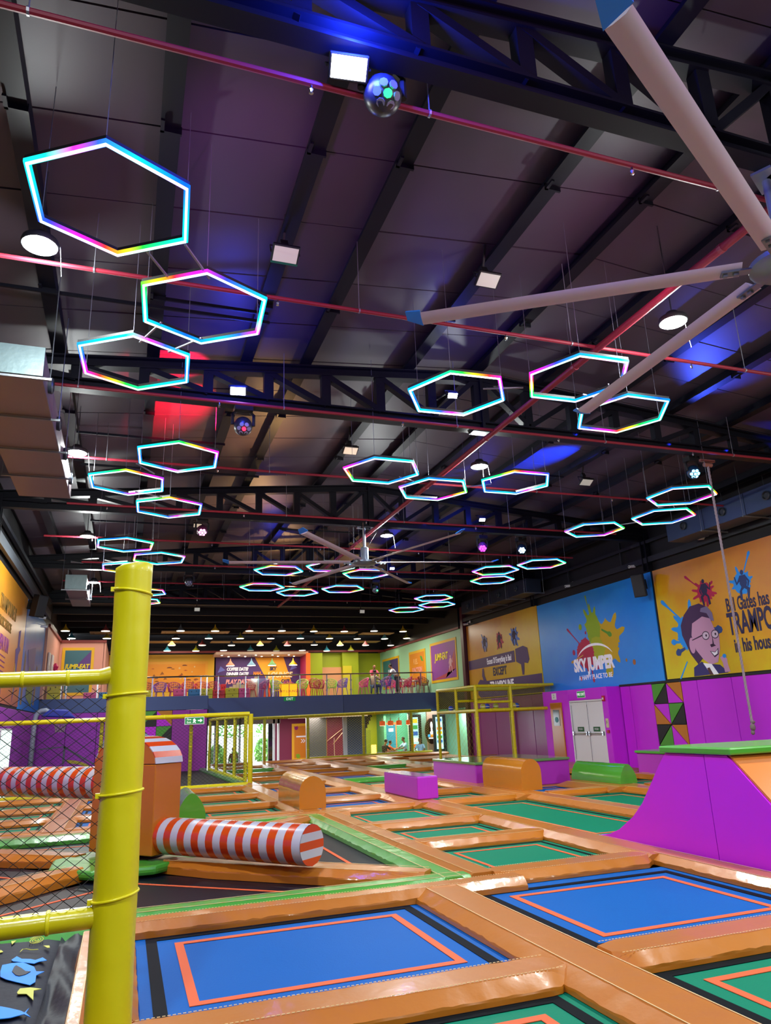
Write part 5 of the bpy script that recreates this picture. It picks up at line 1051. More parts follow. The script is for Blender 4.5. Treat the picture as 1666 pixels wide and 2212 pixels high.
# far fence
f3 = thing('net_fence', 'far yellow railed fence in front of the counter and stairs', 'fence'); Y3 = 37.3
rail('top_rail', (5.9, Y3, 2.06), (15.55, Y3, 2.16), .075, f3, .8, mat('#B4AE14', .4)); rail('bottom_rail', (8.76, Y3, .03), (15.5, Y3, .06), .075, f3, .8, mat('#C4BE20', .4)); rail('bottom_rail', (4.0, Y3, -.02), (6.58, Y3, -.02), .065, f3, .8, mat('#A0A010', .4))
for x_ in (6.58, 8.77, 11.72, 14.4): rail('post', (x_, Y3, -.05), (x_, Y3, 2.1), .075, f3, .5, mat('#B4B414', .4))
net('net', lambda u, v: (u, Y3, v), 8.8, 15.4, .08, 2.05, .16, .12, .004, M_netg, f3); net('net', lambda u, v: (u, Y3, v), 4.0, 6.5, .05, 2.0, .16, .12, .004, mat('#5A5C20', .7), f3)
# ball cage at right
cg = thing('net_cage', 'tall yellow tube cage with netting beside the right wall', 'cage')
A_, B_, C_, D_ = (12.55, 25.6), (12.55, 29.3), (16.0, 29.3), (15.95, 25.6)
for p in (A_, B_, (12.55, 27.4), C_, (14.3, 29.3), (14.05, 25.6)):
    rail('post', (p[0], p[1], -.05), (p[0], p[1], 2.85), .06, cg, .5)
for z_, r0 in ((2.85, .055), (1.95, .062)):
    for p, q in ((A_, B_), (A_, D_), (B_, C_), (D_, C_)): rail('rail', (p[0], p[1], z_), (q[0], q[1], z_), r0, cg, .5)
rail('rail', (14.1, 27.4, 2.35), (12.55, 27.4, 2.35), .05, cg, .5); rail('rail', (12.55, 25.6, 2.25), (14.05, 25.6, 2.25), .045, cg)
net('net', lambda u, v: (u, 29.3, v), 12.6, 15.95, 2.0, 2.8, .1, .08, .0045, M_netg, cg); net('net', lambda u, v: (15.9, u, v), 25.7, 29.2, 2.0, 2.8, .12, .09, .0045, M_netg, cg)
net('net_roof', lambda u, v: (u, v, 2.83), 12.6, 15.9, 25.7, 29.2, .12, .12, .0045, M_netg, cg); net('net_floor', lambda u, v: (u, v, 1.97), 12.6, 15.9, 25.7, 29.2, .12, .12, .004, M_netg, cg)
net('net', lambda u, v: (12.55, u, v), 25.7, 29.2, 0, 1.9, .34, .24, .003, M_netg, cg)
for i, (x_, y_, c_, n_) in enumerate(((12.95, 25.85, '#C8C848', 'yellow ball in the net cage beside the front post'), (13.25, 26.1, '#2A4AC0', 'blue ball in the net cage behind yellow one'), (13.5, 25.85, '#A8B838', 'olive ball in the net cage, second from the front post'), (14.3, 25.9, '#D8D048', 'pale yellow ball in the middle of the net cage'), (14.6, 26.2, '#3060C8', 'blue ball in the net cage, right of the pale one'), (12.75, 28.4, '#2A50C8', 'blue ball at the far corner of the net cage'))):
    t = thing('ball', n_, 'ball', (x_, y_, 2.09)); MB().ball((0, 0, 0), .11, n=16, m=10).build('shell', mat(c_, .4), t, smooth='all'); MB().lathe([(.112, -.012), (.112, .012)], n=16).build('seam', mat('#E8E8D8', .4), t)
# basketball hoop
t = thing('basketball_hoop', 'goose neck basketball hoop with blue padded board behind net', 'basketball hoop', (-3.0, 29, 0)); M_hp = mat('#9AA0B0', .45, bump=.2, bscale=8)
MB().path([(0, 0, -.3), (0, 0, 2.1), (.04, 0, 2.35), (.16, 0, 2.5), (.34, 0, 2.52), (.5, 0, 2.42)], .085, 12).build('gooseneck', M_hp, t, smooth='all')
MB().add([(.2, -.25, 2.3), (1.35, -.25, 2.22), (1.05, -.25, 2.52), (.5, -.25, 2.55), (.2, .3, 2.3), (1.35, .3, 2.22), (1.05, .3, 2.52), (.5, .3, 2.55)], [(0, 1, 2, 3), (7, 6, 5, 4), (4, 5, 1, 0), (5, 6, 2, 1), (6, 7, 3, 2), (7, 4, 0, 3)]).build('board_padding', mat('#1E2EA0', .35, coat=.4), t, bevel=.05, seg=3)
q = [(.85+.24*math.cos(R(a)), .24*math.sin(R(a)), 2.14) for a in range(0, 361, 15)]; MB().path(q, .012, 6).build('rim', mat('#B05028', .5), t)
m = MB()
for k in range(12):
    for s in (1, -1): a0, a1 = R(30*k), R(30*k+s*45); m.tube((.85+.24*math.cos(a0), .24*math.sin(a0), 2.13), (.85+.14*math.cos(a1), .14*math.sin(a1), 1.75), .006, 3)
m.build('net', mat('#B8B8A0', .7), t, kind='stuff')
# hanging signs
t = thing('fire_exit_sign', 'green fire exit sign with running figure on the yellow rail', 'sign', (2.0, FYy-.09, 1.93)); MB().box(-.27, .27, -.02, 0, -.09, .09).build('plate', M_sg, t); MB().box(-.29, .29, -.015, .005, -.11, .11).build('frame', M_white, t)
text('Fire', (-.16, -.022, .04), .085, M_wt, t, 'B', ext=.001); text('Exit', (-.16, -.022, -.045), .085, M_wt, t, 'B', ext=.001)
MB().prism([(.1, .015), (.17, .015), (.17, .055), (.24, 0), (.17, -.055), (.17, -.015), (.1, -.015)], lambda u, v, w: (u, -.022-w, v), .002).build('arrow', M_wt, t)
MB().prism([(-.02, .06), (.01, .06), (.03, .02), (.06, .0), (.03, -.005), (.02, -.03), (.05, -.07), (.02, -.07), (-.0, -.04), (-.04, -.07), (-.05, -.05), (-.02, -.01), (-.05, .02), (-.03, .04)], lambda u, v, w: (u, -.022-w, v), .002).build('figure', M_wt, t)
t = thing('exit_sign', 'green lit exit sign on the blue balcony front', 'sign', (7.98, 37.97, 2.98)); MB().box(-.3, .3, -.03, .02, -.1, .1).build('plate', M_sg, t); text('EXIT', (0, -.033, 0), .18, M_wt, t, 'B', ext=.001)
# ================================================================= LOUNGE
rl = thing('balcony_railing', 'steel and glass railing along the lounge balcony edge', 'railing')
MB().path([(3.45, 38.12, 4.2), (RXR, 38.12, 4.22)], .035, 8).build('top_rail', M_chrome, rl, smooth=True); MB().tube((RXL, 34.1, 3.9), (3.42, 34.1, 3.95), .033, 8).build('top_rail', M_chrome, rl, smooth=True); MB().tube((3.42, 34.1, 3.95), (3.45, 38.12, 4.2), .033, 8).build('top_rail', M_chrome, rl)
px_ = [3.5, 4.36, 5.73, 7.14, 8.56, 10.01, 11.34, 12.7, 14.08, 15.39]
for x_ in px_: MB().box(x_-.03, x_+.03, 38.09, 38.15, 3.0, 4.18).box(x_-.045, x_+.045, 38.06, 38.18, 3.35, 3.42).box(x_-.045, x_+.045, 38.06, 38.18, 3.85, 3.92).build('post', M_chrome, rl)
for a, b in zip(px_, px_[1:]+[16.15]): MB().box(a+.07, b-.07, 38.11, 38.125, 3.15, 4.05).build('glass_pane', glass('#E0F0FF', .035), rl)
pl_ = [-3.3, -2.41, -1.18, .1, 1.06, 2.44, 3.4]
for x_ in pl_: MB().box(x_-.03, x_+.03, 34.07, 34.13, 2.9, 3.9).build('post', M_chrome, rl)
for a, b in zip(pl_[:-1], pl_[1:]): MB().box(a+.07, b-.07, 34.095, 34.11, 3.05, 3.8).build('glass_pane', glass('#E0F0FF', .035), rl)
# pendants
PEN = {39.5: [(-3.06, 6.63), (-1.18, 6.63), (2.5, 6.65), (4.28, 6.65), (6.1, 6.66), (7.87, 6.67), (9.67, 6.65), (11.44, 6.65), (13.21, 6.68), (14.99, 6.66)],
41.6: [(-2.9, 6.5), (-1.15, 6.5), (2.4, 6.5), (4.17, 6.5), (5.91, 6.5), (7.65, 6.5), (9.38, 6.5), (11.13, 6.5), (12.84, 6.48), (14.57, 6.48), (16.0, 6.51)],
43.9: [(2.32, 6.37), (4.04, 6.37), (5.73, 6.36), (7.43, 6.36), (9.09, 6.35), (10.77, 6.37), (12.42, 6.34), (14.09, 6.34), (15.77, 6.33)],
45.6: [(2.16, 6.22), (3.83, 6.21), (5.48, 6.23), (7.12, 6.22), (8.74, 6.19), (10.4, 6.21), (12.0, 6.17), (13.62, 6.19)]}
ORD = ['first', 'second', 'third', 'fourth', 'fifth', 'sixth', 'seventh', 'eighth', 'ninth', 'tenth', 'eleventh']; pc = ['#C8A020', '#2A2C30', '#7A3030', '#3A8AA0', '#606468', '#8A8A20']
def pendant(x, y, z, c, label, top, s=1, on=True, grp='pendant lamps over the lounge'):
    t = thing('pendant_lamp', label, 'lamp', (x, y, z), group=grp)
    MB().lathe([(.22*s, 0), (.2*s, .05*s), (.12*s, .12*s), (.06*s, .2*s), (.025*s, .27*s), (.02*s, .34*s), (.001, .34*s)], n=18).build('lamp_shade', mat(c, .4), t, smooth=True)
    MB().lathe([(.205*s, -.012), (.205*s, .01), (.001, .012)], n=18).build('diffuser', glow('#FFF4D8', 5 if on else .35), t)
    MB().tube((0, 0, .33*s), (0, 0, top-z), .008, 5).build('cord', M_dark, t)
    return t
k = 0
cnm = {'#C8A020': 'mustard', '#2A2C30': 'black', '#7A3030': 'maroon', '#3A8AA0': 'teal', '#606468': 'grey', '#8A8A20': 'olive'}
for ri, (y, l) in enumerate(PEN.items()):
    for j, (x, z) in enumerate(l):
        c = pc[(j*2+ri*3) % 6]; off = (ri == 3 and j in (3, 4, 7))
        pendant(x, y, z, c, '%s cone pendant lamp, %s from left in the %s row over the lounge%s' % (cnm[c], ORD[j], ['front', 'second', 'third', 'rear'][ri], ', unlit' if off else ''), 7.34, on=not off)
for i, (x, c, n_) in enumerate(((5.99, '#B06848', 'copper'), (7.29, '#4A7A98', 'blue'), (8.59, '#3E7A38', 'green'), (9.94, '#D8B818', 'yellow'))): pendant(x, 46.2, 5.35, c, n_+' cone pendant lamp in front of the purple cafe mural', 5.95, s=1.25, grp='pendants before the cafe mural')
for i in range(10):
    t = thing('downlight', 'small white downlight, %s from left in the pale cafe soffit' % ORD[i], 'lamp', (5.4+i*.52, 45.7+(i % 2)*.9, 5.94), group='downlights in the cafe soffit'); MB().lathe([(.05, 0), (.06, -.012), (.001, -.012)], n=10).build('diffuser', glow('#FFF0D0', 8), t)
area((7.8, 46.0, 5.85), 4.5, 45, (1, .86, .66), shape='RECTANGLE', sy_=1.0)
for x_, y_, e in ((0, 36.6, 60), (4.5, 38.6, 110), (9, 38.6, 130), (13.4, 38.6, 120), (2.5, 44, 90), (13, 44, 80), (-2.3, 38, 40), (8, 43, 60)): area((x_, y_, 6.6), 2.2, e, (1, .9, .72), shape='SQUARE')  # broad area lights without fixtures, added to brighten lounge and bench fronts
# lattice chairs
CP = {}
def chair_proto(c):
    if c in CP: return CP[c]
    m_ = mat(c, .35, coat=.2); m = MB(); nu, nv = 12, 4; vs = []
    for j in range(nv+1):
        for i in range(nu+1):
            a = R(-115+230*i/nu); up = .5+.5*math.cos(a); h = .44+(.10+.36*up)*j/nv; r_ = .24+.07*j/nv
            vs.append((r_*1.05*math.sin(a), -r_*math.cos(a)*1.0, h))
    fs = []
    for j in range(nv):
        for i in range(nu):
            a, b, c_, d = j*(nu+1)+i, j*(nu+1)+i+1, (j+1)*(nu+1)+i+1, (j+1)*(nu+1)+i
            fs += [(a, b, c_), (a, c_, d)] if (i+j) % 2 else [(a, b, d), (b, c_, d)]
    m.add(vs, fs)
    r = {'seat': MB().lathe([(.001, .42), (.2, .42), (.245, .44), (.24, .46), (.001, .445)], n=16), 'backrest': m, 'legs': []}
    out = {}
    o = r['seat'].build('tmp', m_, None, smooth=True); out['seat'] = o.data; bpy.data.objects.remove(o)
    o = m.build('tmp', m_, None); w = o.modifiers.new('lattice', 'WIREFRAME'); w.thickness = .036; w.use_even_offset = False; w.use_boundary = True
    dg = bpy.context.evaluated_depsgraph_get(); dg.update(); me = bpy.data.meshes.new_from_object(o.evaluated_get(dg)); out['backrest'] = me; bpy.data.objects.remove(o)
    L_ = []
    for sx, sy2 in ((1, 1), (-1, 1), (1, -1), (-1, -1)):
        o = MB().path([(sx*.16, sy2*.16, .44), (sx*.22, sy2*.23, 0)], [.022, .014], 7).build('tmp', m_, None, smooth=True); L_.append(o.data); bpy.data.objects.remove(o)
    out['legs'] = L_; CP[c] = out; return out
def chair(x, y, rz, c, label, z=3.1, s=1.0):
    t = thing('lattice_chair', label, 'chair', (x, y, z), R(rz), 'lattice chairs in the lounge'); p = chair_proto(c)
    for n_, me in (('seat', p['seat']), ('backrest', p['backrest'])): o = bpy.data.objects.new(n_, me); COL.objects.link(o); o.parent = t
    for me in p['legs']: o = bpy.data.objects.new('leg', me); COL.objects.link(o); o.parent = t
    t.scale = (s, s, s*1.05)
PK, RD, PP, LM, MGc = '#D83080', '#C01838', '#7A4AB8', '#90C838', '#A82080'
CH = [(.95, 39.6, 180, '#9A2060', 'plum chair first from the yellow pole'), (1.6, 39.4, 170, PP, 'purple chair second from the yellow pole'), (2.3, 39.6, 185, MGc, 'magenta chair third from the yellow pole'), (2.98, 39.5, 180, '#B02058', 'crimson chair fourth from the yellow pole'), (3.65, 39.6, 175, RD, 'red chair fifth from the yellow pole'), (4.3, 39.7, 180, '#A81850', 'wine red chair sixth from the yellow pole'),
 (6.8, 39.0, 60, MGc, 'magenta chair beside the orange heater'), (7.45, 38.9, 200, LM, 'green chair nearest the glowing orange table'), (7.75, 40.2, 180, PP, 'violet chair behind the green one, left of table'), (6.2, 39.5, -60, RD, 'red chair at left of the glowing table'), (8.88, 38.95, 160, LM, 'green chair at right of the glowing table'), (8.5, 40.4, 200, MGc, 'magenta chair behind the glowing table'), (9.1, 40.0, 90, PK, 'pink chair in front of the salmon shutter, left'), (9.55, 38.9, -30, RD, 'red chair with back to the railing'), (10.0, 39.8, 150, '#A82048', 'dark red chair behind the railing post'), (10.55, 39.2, 180, LM, 'small lime chair by the salmon shutter'), (11.1, 39.0, 120, PP, 'purple chair right of the small lime chair'),
 (12.35, 39.1, 100, PK, 'pink chair left of the seated man'), (13.5, 38.6, 20, PP, 'violet chair at the table with three people'), (14.35, 40.2, 190, PK, 'rose chair behind the leaning person'), (14.85, 38.9, 60, PK, 'pink chair at the second small table'), (15.2, 40.3, 180, RD, 'red chair behind the second small table'), (15.1, 41.2, 100, PP, 'violet chair turned away below the orange poster'), (15.75, 40.4, 120, '#B03058', 'rose red chair beneath the orange poster'), (15.85, 38.85, -70, '#8A1030', 'dark maroon chair nearest the balcony end')]
for x, y, rz, c, n_ in CH: chair(x, y, rz, c, n_)
# tables
for x, y, n_ in ((13.3, 39.2, 'small round grey cafe table between the three people'), (15.0, 39.5, 'small round grey cafe table, second from balcony end'), (15.65, 39.6, 'small round grey cafe table nearest the balcony end'), (9.3, 40.6, 'round dark cafe table in front of the salmon shutter'), (2.6, 40.7, 'white rectangular cafe table behind the row of red chairs')):
    t = thing('cafe_table', n_, 'table', (x, y, 3.1)); MB().lathe([(.001, .73), (.34, .73), (.35, .745), (.34, .76), (.001, .76)], n=24).build('tabletop', mat('#A0A4B0', .3, metal=.4), t, smooth=True); MB().tube((0, 0, .02), (0, 0, .74), .03, 10).build('pedestal', M_chrome, t); MB().lathe([(.001, 0), (.22, 0), (.2, .03), (.001, .04)], n=18).build('base', M_chrome, t)
    if x == 13.3: tt = tag(MB().lathe([(.001, 0), (.1, 0), (.13, .03), (.12, .03), (.001, .015)], (13.45, 39.1, 3.862), 16).build('bowl', M_white, None, smooth=True), 'small white bowl on the table beside the three people', 'bowl')
t = thing('light_table', 'glowing orange box table with dark cafe lettering by railing', 'table', (8.1, 38.9, 3.1))
MB().box(-.42, .42, -.25, .25, .05, .66).build('light_box', glow('#F8A018', 1.3), t); MB().box(-.46, .46, -.28, .28, .66, .7).build('tabletop', mat('#E8C020', .3), t)
for s in (-.44, 0, .44): MB().box(s-.015, s+.015, -.27, -.25, 0, .66).build('frame_bar', mat('#C01830', .4), t)
text('SKY LOUNGE', (0, -.262, .3), .17, DK, t, 'B', ext=.001)
# storage blocks / bench backs
BKc = {'y': ('#C8C010', 'lime yellow'), 'p': ('#D0488C', 'pink'), 'b': ('#1A70B0', 'blue'), 'r': ('#C82030', 'red'), 'v': ('#6A50A8', 'violet')}
for i, (a, b, c, y, z0, z1) in enumerate(((.86, 1.14, 'y', 38.6, 3.14, 3.6), (2.22, 2.86, 'p', 38.6, 3.1, 3.63), (2.94, 3.53, 'b', 38.6, 3.1, 3.61), (3.56, 4.12, 'y', 38.6, 3.1, 3.62), (4.14, 4.74, 'r', 38.7, 3.1, 3.55), (4.78, 5.42, 'y', 38.6, 3.1, 3.62), (5.44, 5.99, 'p', 38.6, 3.1, 3.6), (-1.74, -1.2, 'p', 34.6, 3.08, 3.36), (-1.13, -.7, 'b', 34.6, 3.08, 3.36), (-.64, -.3, 'v', 34.6, 3.08, 3.36), (-3.2, -2.7, 'y', 34.8, 3.08, 3.75), (4.6, 4.85, 'r', 39.1, 3.1, 3.85))):
    t = thing('bench_block', '%s padded bench block, %s' % (BKc[c][1], ['beside the yellow pole', 'left of the blue one', 'between pink and yellow ones', 'right of the blue one', 'between two yellow ones', 'right of the low red one', 'rightmost before the ramps', 'left one behind the near net', 'right of the pink one behind net', 'mostly hidden by the pole', 'tall at the far left corner', 'tall upright behind the yellow block'][i]), 'bench', ((a+b)/2, y, z0)); w = (b-a)/2; h = z1-z0; mm = mat(BKc[c][0], .4)
    MB().box(-w, w, -.2, .2, 0, h*.42).build('lower_box', mm, t, bevel=.015); MB().box(-w, w, -.2, .2, h*.44, h).build('upper_box', mm, t, bevel=.015)
    m = MB()
    for u, v in ((-.5, .75), (.3, .8), (.1, .3)): m.lathe([(.025, 0), (.025, -.01), (.001, -.01)], (w*u, -.201, h*v), 8, 'Y')
    m.build('button', M_dark, t)
for i, (x, h0, h1, n_) in enumerate(((5.2, .45, .85, 'shorter'), (6.15, .75, 1.15, 'taller'))):
    t = thing('wooden_ramp_screen', '%s slanted pale slatted screen behind the pink and yellow blocks' % n_, 'screen', (x, 39.6, 3.1))
    for k in range(5): MB().box(-.45+k*.18, -.45+k*.18+.165, 0, .04, 0, h0+(h1-h0)*k/4).build('slat', mat('#C8B898', .6), t)
    MB().box(.46, .5, -.02, .06, 0, h1+.1).build('edge_post', mat('#A8D8D8', .4), t)
t = thing('glass_door_edge', 'pale upright glass edge panel beside the slatted screen', 'panel', (6.95, 38.8, 3.1)); MB().box(-.05, .05, 0, .05, 0, 1.15).build('panel', mat('#A0C8D8', .15), t, bevel=.005)
t = thing('round_stool', 'orange ring topped stool left of the green chair', 'stool', (7.12, 39.7, 3.1)); MB().lathe([(.1, .5), (.2, .55), (.22, .65), (.16, .78), (.1, .72), (.1, .5)], n=18).build('ring', mat('#F06A20', .4, emit=.15), t, smooth=True); MB().lathe([(.001, 0), (.2, 0), (.14, .5), (.001, .5)], n=16).build('base', mat('#D05018', .4), t, smooth=True)
# left recess things
t = thing('pink_machine', 'dark cylinder machine with pink top at the left wall', 'machine', (-2.95, 35.3, 3.08)); MB().lathe([(.001, 0), (.2, 0), (.2, .75), (.24, .78), (.24, .86), (.001, .86)], n=18).build('body', mat('#2A2438', .35), t, smooth=True); MB().tube((.25, -.1, 0), (.25, -.1, .8), .1, 12).build('side_tube', M_chrome, t, smooth=True)
for i, (y, z, h) in enumerate(((36.15, 4.72, .4), (34.7, 4.66, .42))):
    t = thing('wall_board', 'white wall board with drips on the salmon side wall, %s' % ['farther', 'nearer'][i], 'board', (-3.26, y, z)); MB().box(0, .06, -.35, .35, -h, h).build('board', M_white, t, bevel=.01); MB().box(.06, .065, -.25, .2, -h+.1, -h+.3).build('drip_print', mat('#C8C8C8', .5), t)
MB().lathe([(.001, 0), (.12, 0), (.07, .15), (.14, .35), (.04, .5), (.001, .5)], n=12).build('figurine_body', mat('#C81860', .4), thing('pink_ornament', 'small pink ornament by the salmon side wall', 'ornament', (-3.12, 36.6, 4.3)), smooth=True)
# ================================================================= PEOPLE
def skinmesh(name, verts, edges, rad, m, parent, sub=1, root=0):
    bm = bmesh.new(); ly = bm.verts.layers.skin.verify(); vs = [bm.verts.new(v) for v in verts]
    for a, b in edges: bm.edges.new((vs[a], vs[b]))
    for v, r_ in zip(vs, rad): v[ly].radius = (r_ if isinstance(r_, tuple) else (r_, r_)); v[ly].use_root = False
    vs[root][ly].use_root = True
    me = bpy.data.meshes.new(name); bm.to_mesh(me); bm.free(); me.materials.append(m)
    o = bpy.data.objects.new(name, me); COL.objects.link(o); o.parent = parent
    s = o.modifiers.new('skin', 'SKIN'); s.use_smooth_shade = True; u = o.modifiers.new('sub', 'SUBSURF'); u.levels = sub; u.render_levels = sub
    return o
def person(label, loc, rz, shirt, pants, skin='#8A5A40', hair='#120C0A', lean=0, sit=False, arms=None, h=1.0, nod=10, stripe=None, bald=False, step=.0):
    """faces local +y"""
    t = thing('person', label, 'person', loc, R(rz)); t.scale = (h, h, h)
    pz = .93 if not sit else .52
    la = R(-lean); P = Vector((0, 0, pz))
    def up(x, y, z, extra=0):
        v = Vector((x, y, z)); v.rotate(Matrix.Rotation(la, 3, 'X')); return P+v
    V = []; E = []; RD_ = []
    def av(p, r_, par=None):
        V.append(Vector(p)); RD_.append(r_)
        if par is not None: E.append((par, len(V)-1))
        return len(V)-1
    pel = av(P, (.15, .11)); sp1 = av(up(0, 0, .2), (.13, .1), pel); ch = av(up(0, 0, .42), (.155, .11), sp1); nb = av(up(0, 0, .55), .055, ch); hd = up(0, .02, .62)
    n2 = av(hd, .052, nb); nodv = R(-nod)
    def hp(x, y, z):
        v = Vector((x, y, z)); v.rotate(Matrix.Rotation(la*.6+nodv, 3, 'X')); return hd+v
    av(hp(0, .02, .07), (.078, .085), n2); av(hp(0, .015, .15), (.083, .095), len(V)-1); av(hp(0, .0, .21), (.06, .07), len(V)-1)
    S_ = {}
    arms = arms or {1: ((.05, .05, -.28), (.06, .12, -.5)), -1: ((.05, .05, -.28), (.06, .12, -.5))}
    hands = []
    for s in (1, -1):
        sh = av(up(s*.17, 0, .47), .062, ch); (ex, ey, ez), (wx, wy, wz) = arms[s]
        S0 = up(s*.19, 0, .46); el_ = S0+Vector((s*ex, ey, ez)); wr_ = S0+Vector((s*wx, wy, wz))
        e1 = av(el_, .042, sh); w1 = av(wr_, .027, e1); d = (wr_-el_).normalized(); pm = av(wr_+d*.06, (.038, .022), w1)
        sd = d.cross(Vector((0, 0, 1))).normalized(); 
        for k in range(4): f0 = av(wr_+d*.1+sd*(.026-.017*k), .010, pm); f1 = av(wr_+d*(.14+(.012 if k in (1, 2) else 0))+sd*(.03-.02*k)+Vector((0, 0, -.02)), .008, f0)
        th = av(wr_+d*.06+sd*.05*s+Vector((0, 0, -.01)), .011, pm); av(wr_+d*.10+sd*.062*s+Vector((0, 0, -.02)), .009, th)
        S_[s] = (up(s*.17, 0, .47), S0, el_, wr_)
    LG_ = {}
    for s in (1, -1):
        hip = P+Vector((s*.09, 0, -.04)); kn = P+Vector((s*.13, .42, -.02)) if sit else Vector((s*.11, .03+step*s, .49)); an = kn+Vector((0, -.02, -.42)) if sit else Vector((s*.12, -.02+step*s*1.6, .09))
        a = av(hip, .088, pel); b = av(kn, .058, a); c_ = av(an, .038, b); f = av(Vector((an.x, an.y+.06, max(.04, an.z-.05))), .04, c_); av(Vector((an.x, an.y+.17, .03 if not sit else max(.03, an.z-.05))), .03, f); LG_[s] = (hip, kn, an)
    skinmesh('body', V, E, RD_, mat(skin, .5), t)
    # clothing
    vs = [P+Vector((0, 0, -.06)), up(0, 0, .2), up(0, 0, .42), up(0, 0, .51)]; ed = [(0, 1), (1, 2), (2, 3)]; ra = [(.165, .125), (.145, .115), (.172, .128), (.075, .07)]
    for s in (1, -1):
        a, S0, el_, wr_ = S_[s]; mid = S0.lerp(el_, .85); n_ = len(vs); vs += [a, mid]; ed += [(2, n_), (n_, n_+1)]; ra += [.08, .062]
    m_s = mat(shirt, .7, var=.12) if not stripe else None
    if stripe:
        m_s = mat(shirt, .7).copy(); nt = m_s.node_tree; w = nt.nodes.new('ShaderNodeTexWave'); w.inputs['Scale'].default_value = 9; tc = nt.nodes.new('ShaderNodeTexCoord'); nt.links.new(tc.outputs['Object'], w.inputs[0]); cr = nt.nodes.new('ShaderNodeValToRGB'); nt.links.new(w.outputs['Fac'], cr.inputs[0]); cr.color_ramp.elements[0].color = lin(shirt); cr.color_ramp.elements[1].color = lin(stripe); cr.color_ramp.elements[0].position = .45; cr.color_ramp.elements[1].position = .55; nt.links.new(cr.outputs[0], nt.nodes['Principled BSDF'].inputs['Base Color'])
    skinmesh('shirt', vs, ed, ra, m_s, t)
    vs = [P+Vector((0, 0, .03))]; ed = []; ra = [(.158, .122)]
    for s in (1, -1):
        hip, kn, an = LG_[s]; n_ = len(vs); vs += [hip, kn, an+Vector((0, 0, .02))]; ed += [(0, n_), (n_, n_+1), (n_+1, n_+2)]; ra += [.105, .076, .058]
    skinmesh('trousers', vs, ed, ra, mat(pants, .7), t)
    for s in (1, -1):
        an = LG_[s][2]; MB().ball((an.x, an.y+.06, max(.045, an.z-.04)), .048, .13, .045, 12, 6).build('shoe', mat('#18181C', .5), t, smooth='all')
    m = MB(); c_ = hp(0, -.012, .155)
    if bald: m.ball(hp(0, -.045, .11), .088, .06, .07, 12, 7)
    else: m.ball(c_, .096, .104, .088, 14, 8)
    hr = m.build('hair', mat(hair, .6, bump=.4, bscale=40), t, smooth='all')
    for v in hr.data.vertices:
        lv = v.co - hp(0, 0, .11); f_ = hp(0, 1, .11)-hp(0, 0, .11)
        if not bald and lv.dot(f_) > .035 and lv.z < .05: v.co = v.co - f_*.06
    ft = MB(); 
    for s in (1, -1): ft.ball(hp(s*.032, .098, .115), .012, .008, .008, 8, 5)
    ft.build('eye', mat('#18100E', .3), t); MB().ball(hp(0, .106, .08), .014, .02, .022, 8, 6).build('nose', mat(skin, .5), t, smooth='all'); MB().ball(hp(0, .092, .04), .026, .01, .007, 8, 5).build('mouth', mat('#6A2A28', .5), t)
    m = MB()
    for s in (1, -1): m.ball(hp(s*.086, .01, .1), .012, .02, .03, 8, 6)
    m.build('ear', mat(skin, .5), t, smooth='all')
    return t
A_t = {1: ((.08, .22, -.2), (-.02, .44, -.24)), -1: ((.08, .22, -.2), (-.02, .44, -.24))}
person('man in pink polo shirt standing behind the cafe table', (13.25, 40.1, 3.1), 180, '#D84A6E', '#3A4458', skin='#9A6A50', hair='#2A2020', lean=24, arms={1: ((.08, .2, -.22), (.02, .3, -.45)), -1: ((.08, .2, -.22), (.02, .3, -.45))}, nod=4, bald=True)
person('man in striped shirt and blue jeans sitting at the cafe table', (12.88, 38.9, 3.1), -62, '#D8C8A8', '#2A4A70', skin='#7A5038', stripe='#4A3A38', sit=True, lean=6, arms=A_t, nod=16)
person('person in white shirt and dark trousers leaning on the railing side', (14.25, 38.75, 3.1), 62, '#E0E4F4', '#2A2C3A', skin='#8A5A40', lean=32, arms={1: ((.05, .16, -.24), (-.02, .3, -.38)), -1: ((.05, .16, -.24), (-.02, .3, -.38))}, nod=2, step=.05)
GF = -1.12
person('man in black t-shirt standing at the counter', (13.95, 40.6, GF), -70, '#1A1416', '#141416', skin='#A06A40', lean=8, arms=A_t, h=1.03, nod=14)
person('person in orange shirt behind the man in black at the counter', (14.58, 41.85, GF), -80, '#D85A28', '#2A2A30', skin='#A06A40', lean=14, arms=A_t, h=.98)
person('man in light blue patterned shirt behind the counter', (15.75, 42.0, GF), 95, '#8ABCE0', '#2A2C38', skin='#7A4A30', stripe='#B8DCF0', lean=4, arms=A_t, h=1.06, nod=18)
person('partly hidden person in light blue shirt at the counter end', (15.75, 39.6, GF), 150, '#7AB0DC', '#2A2C38', skin='#6A4028', stripe='#A8D0EC', arms=A_t, h=1.03, nod=6)
person('person in dull red shirt standing outside the glass entrance', (5.75, 42.2, GF), 150, '#8A4A4A', '#2A2228', skin='#3A2824', h=.98, arms={1: ((.1, -.04, -.26), (.06, .06, -.48)), -1: ((.1, -.04, -.26), (.06, .06, -.48))}, nod=0)
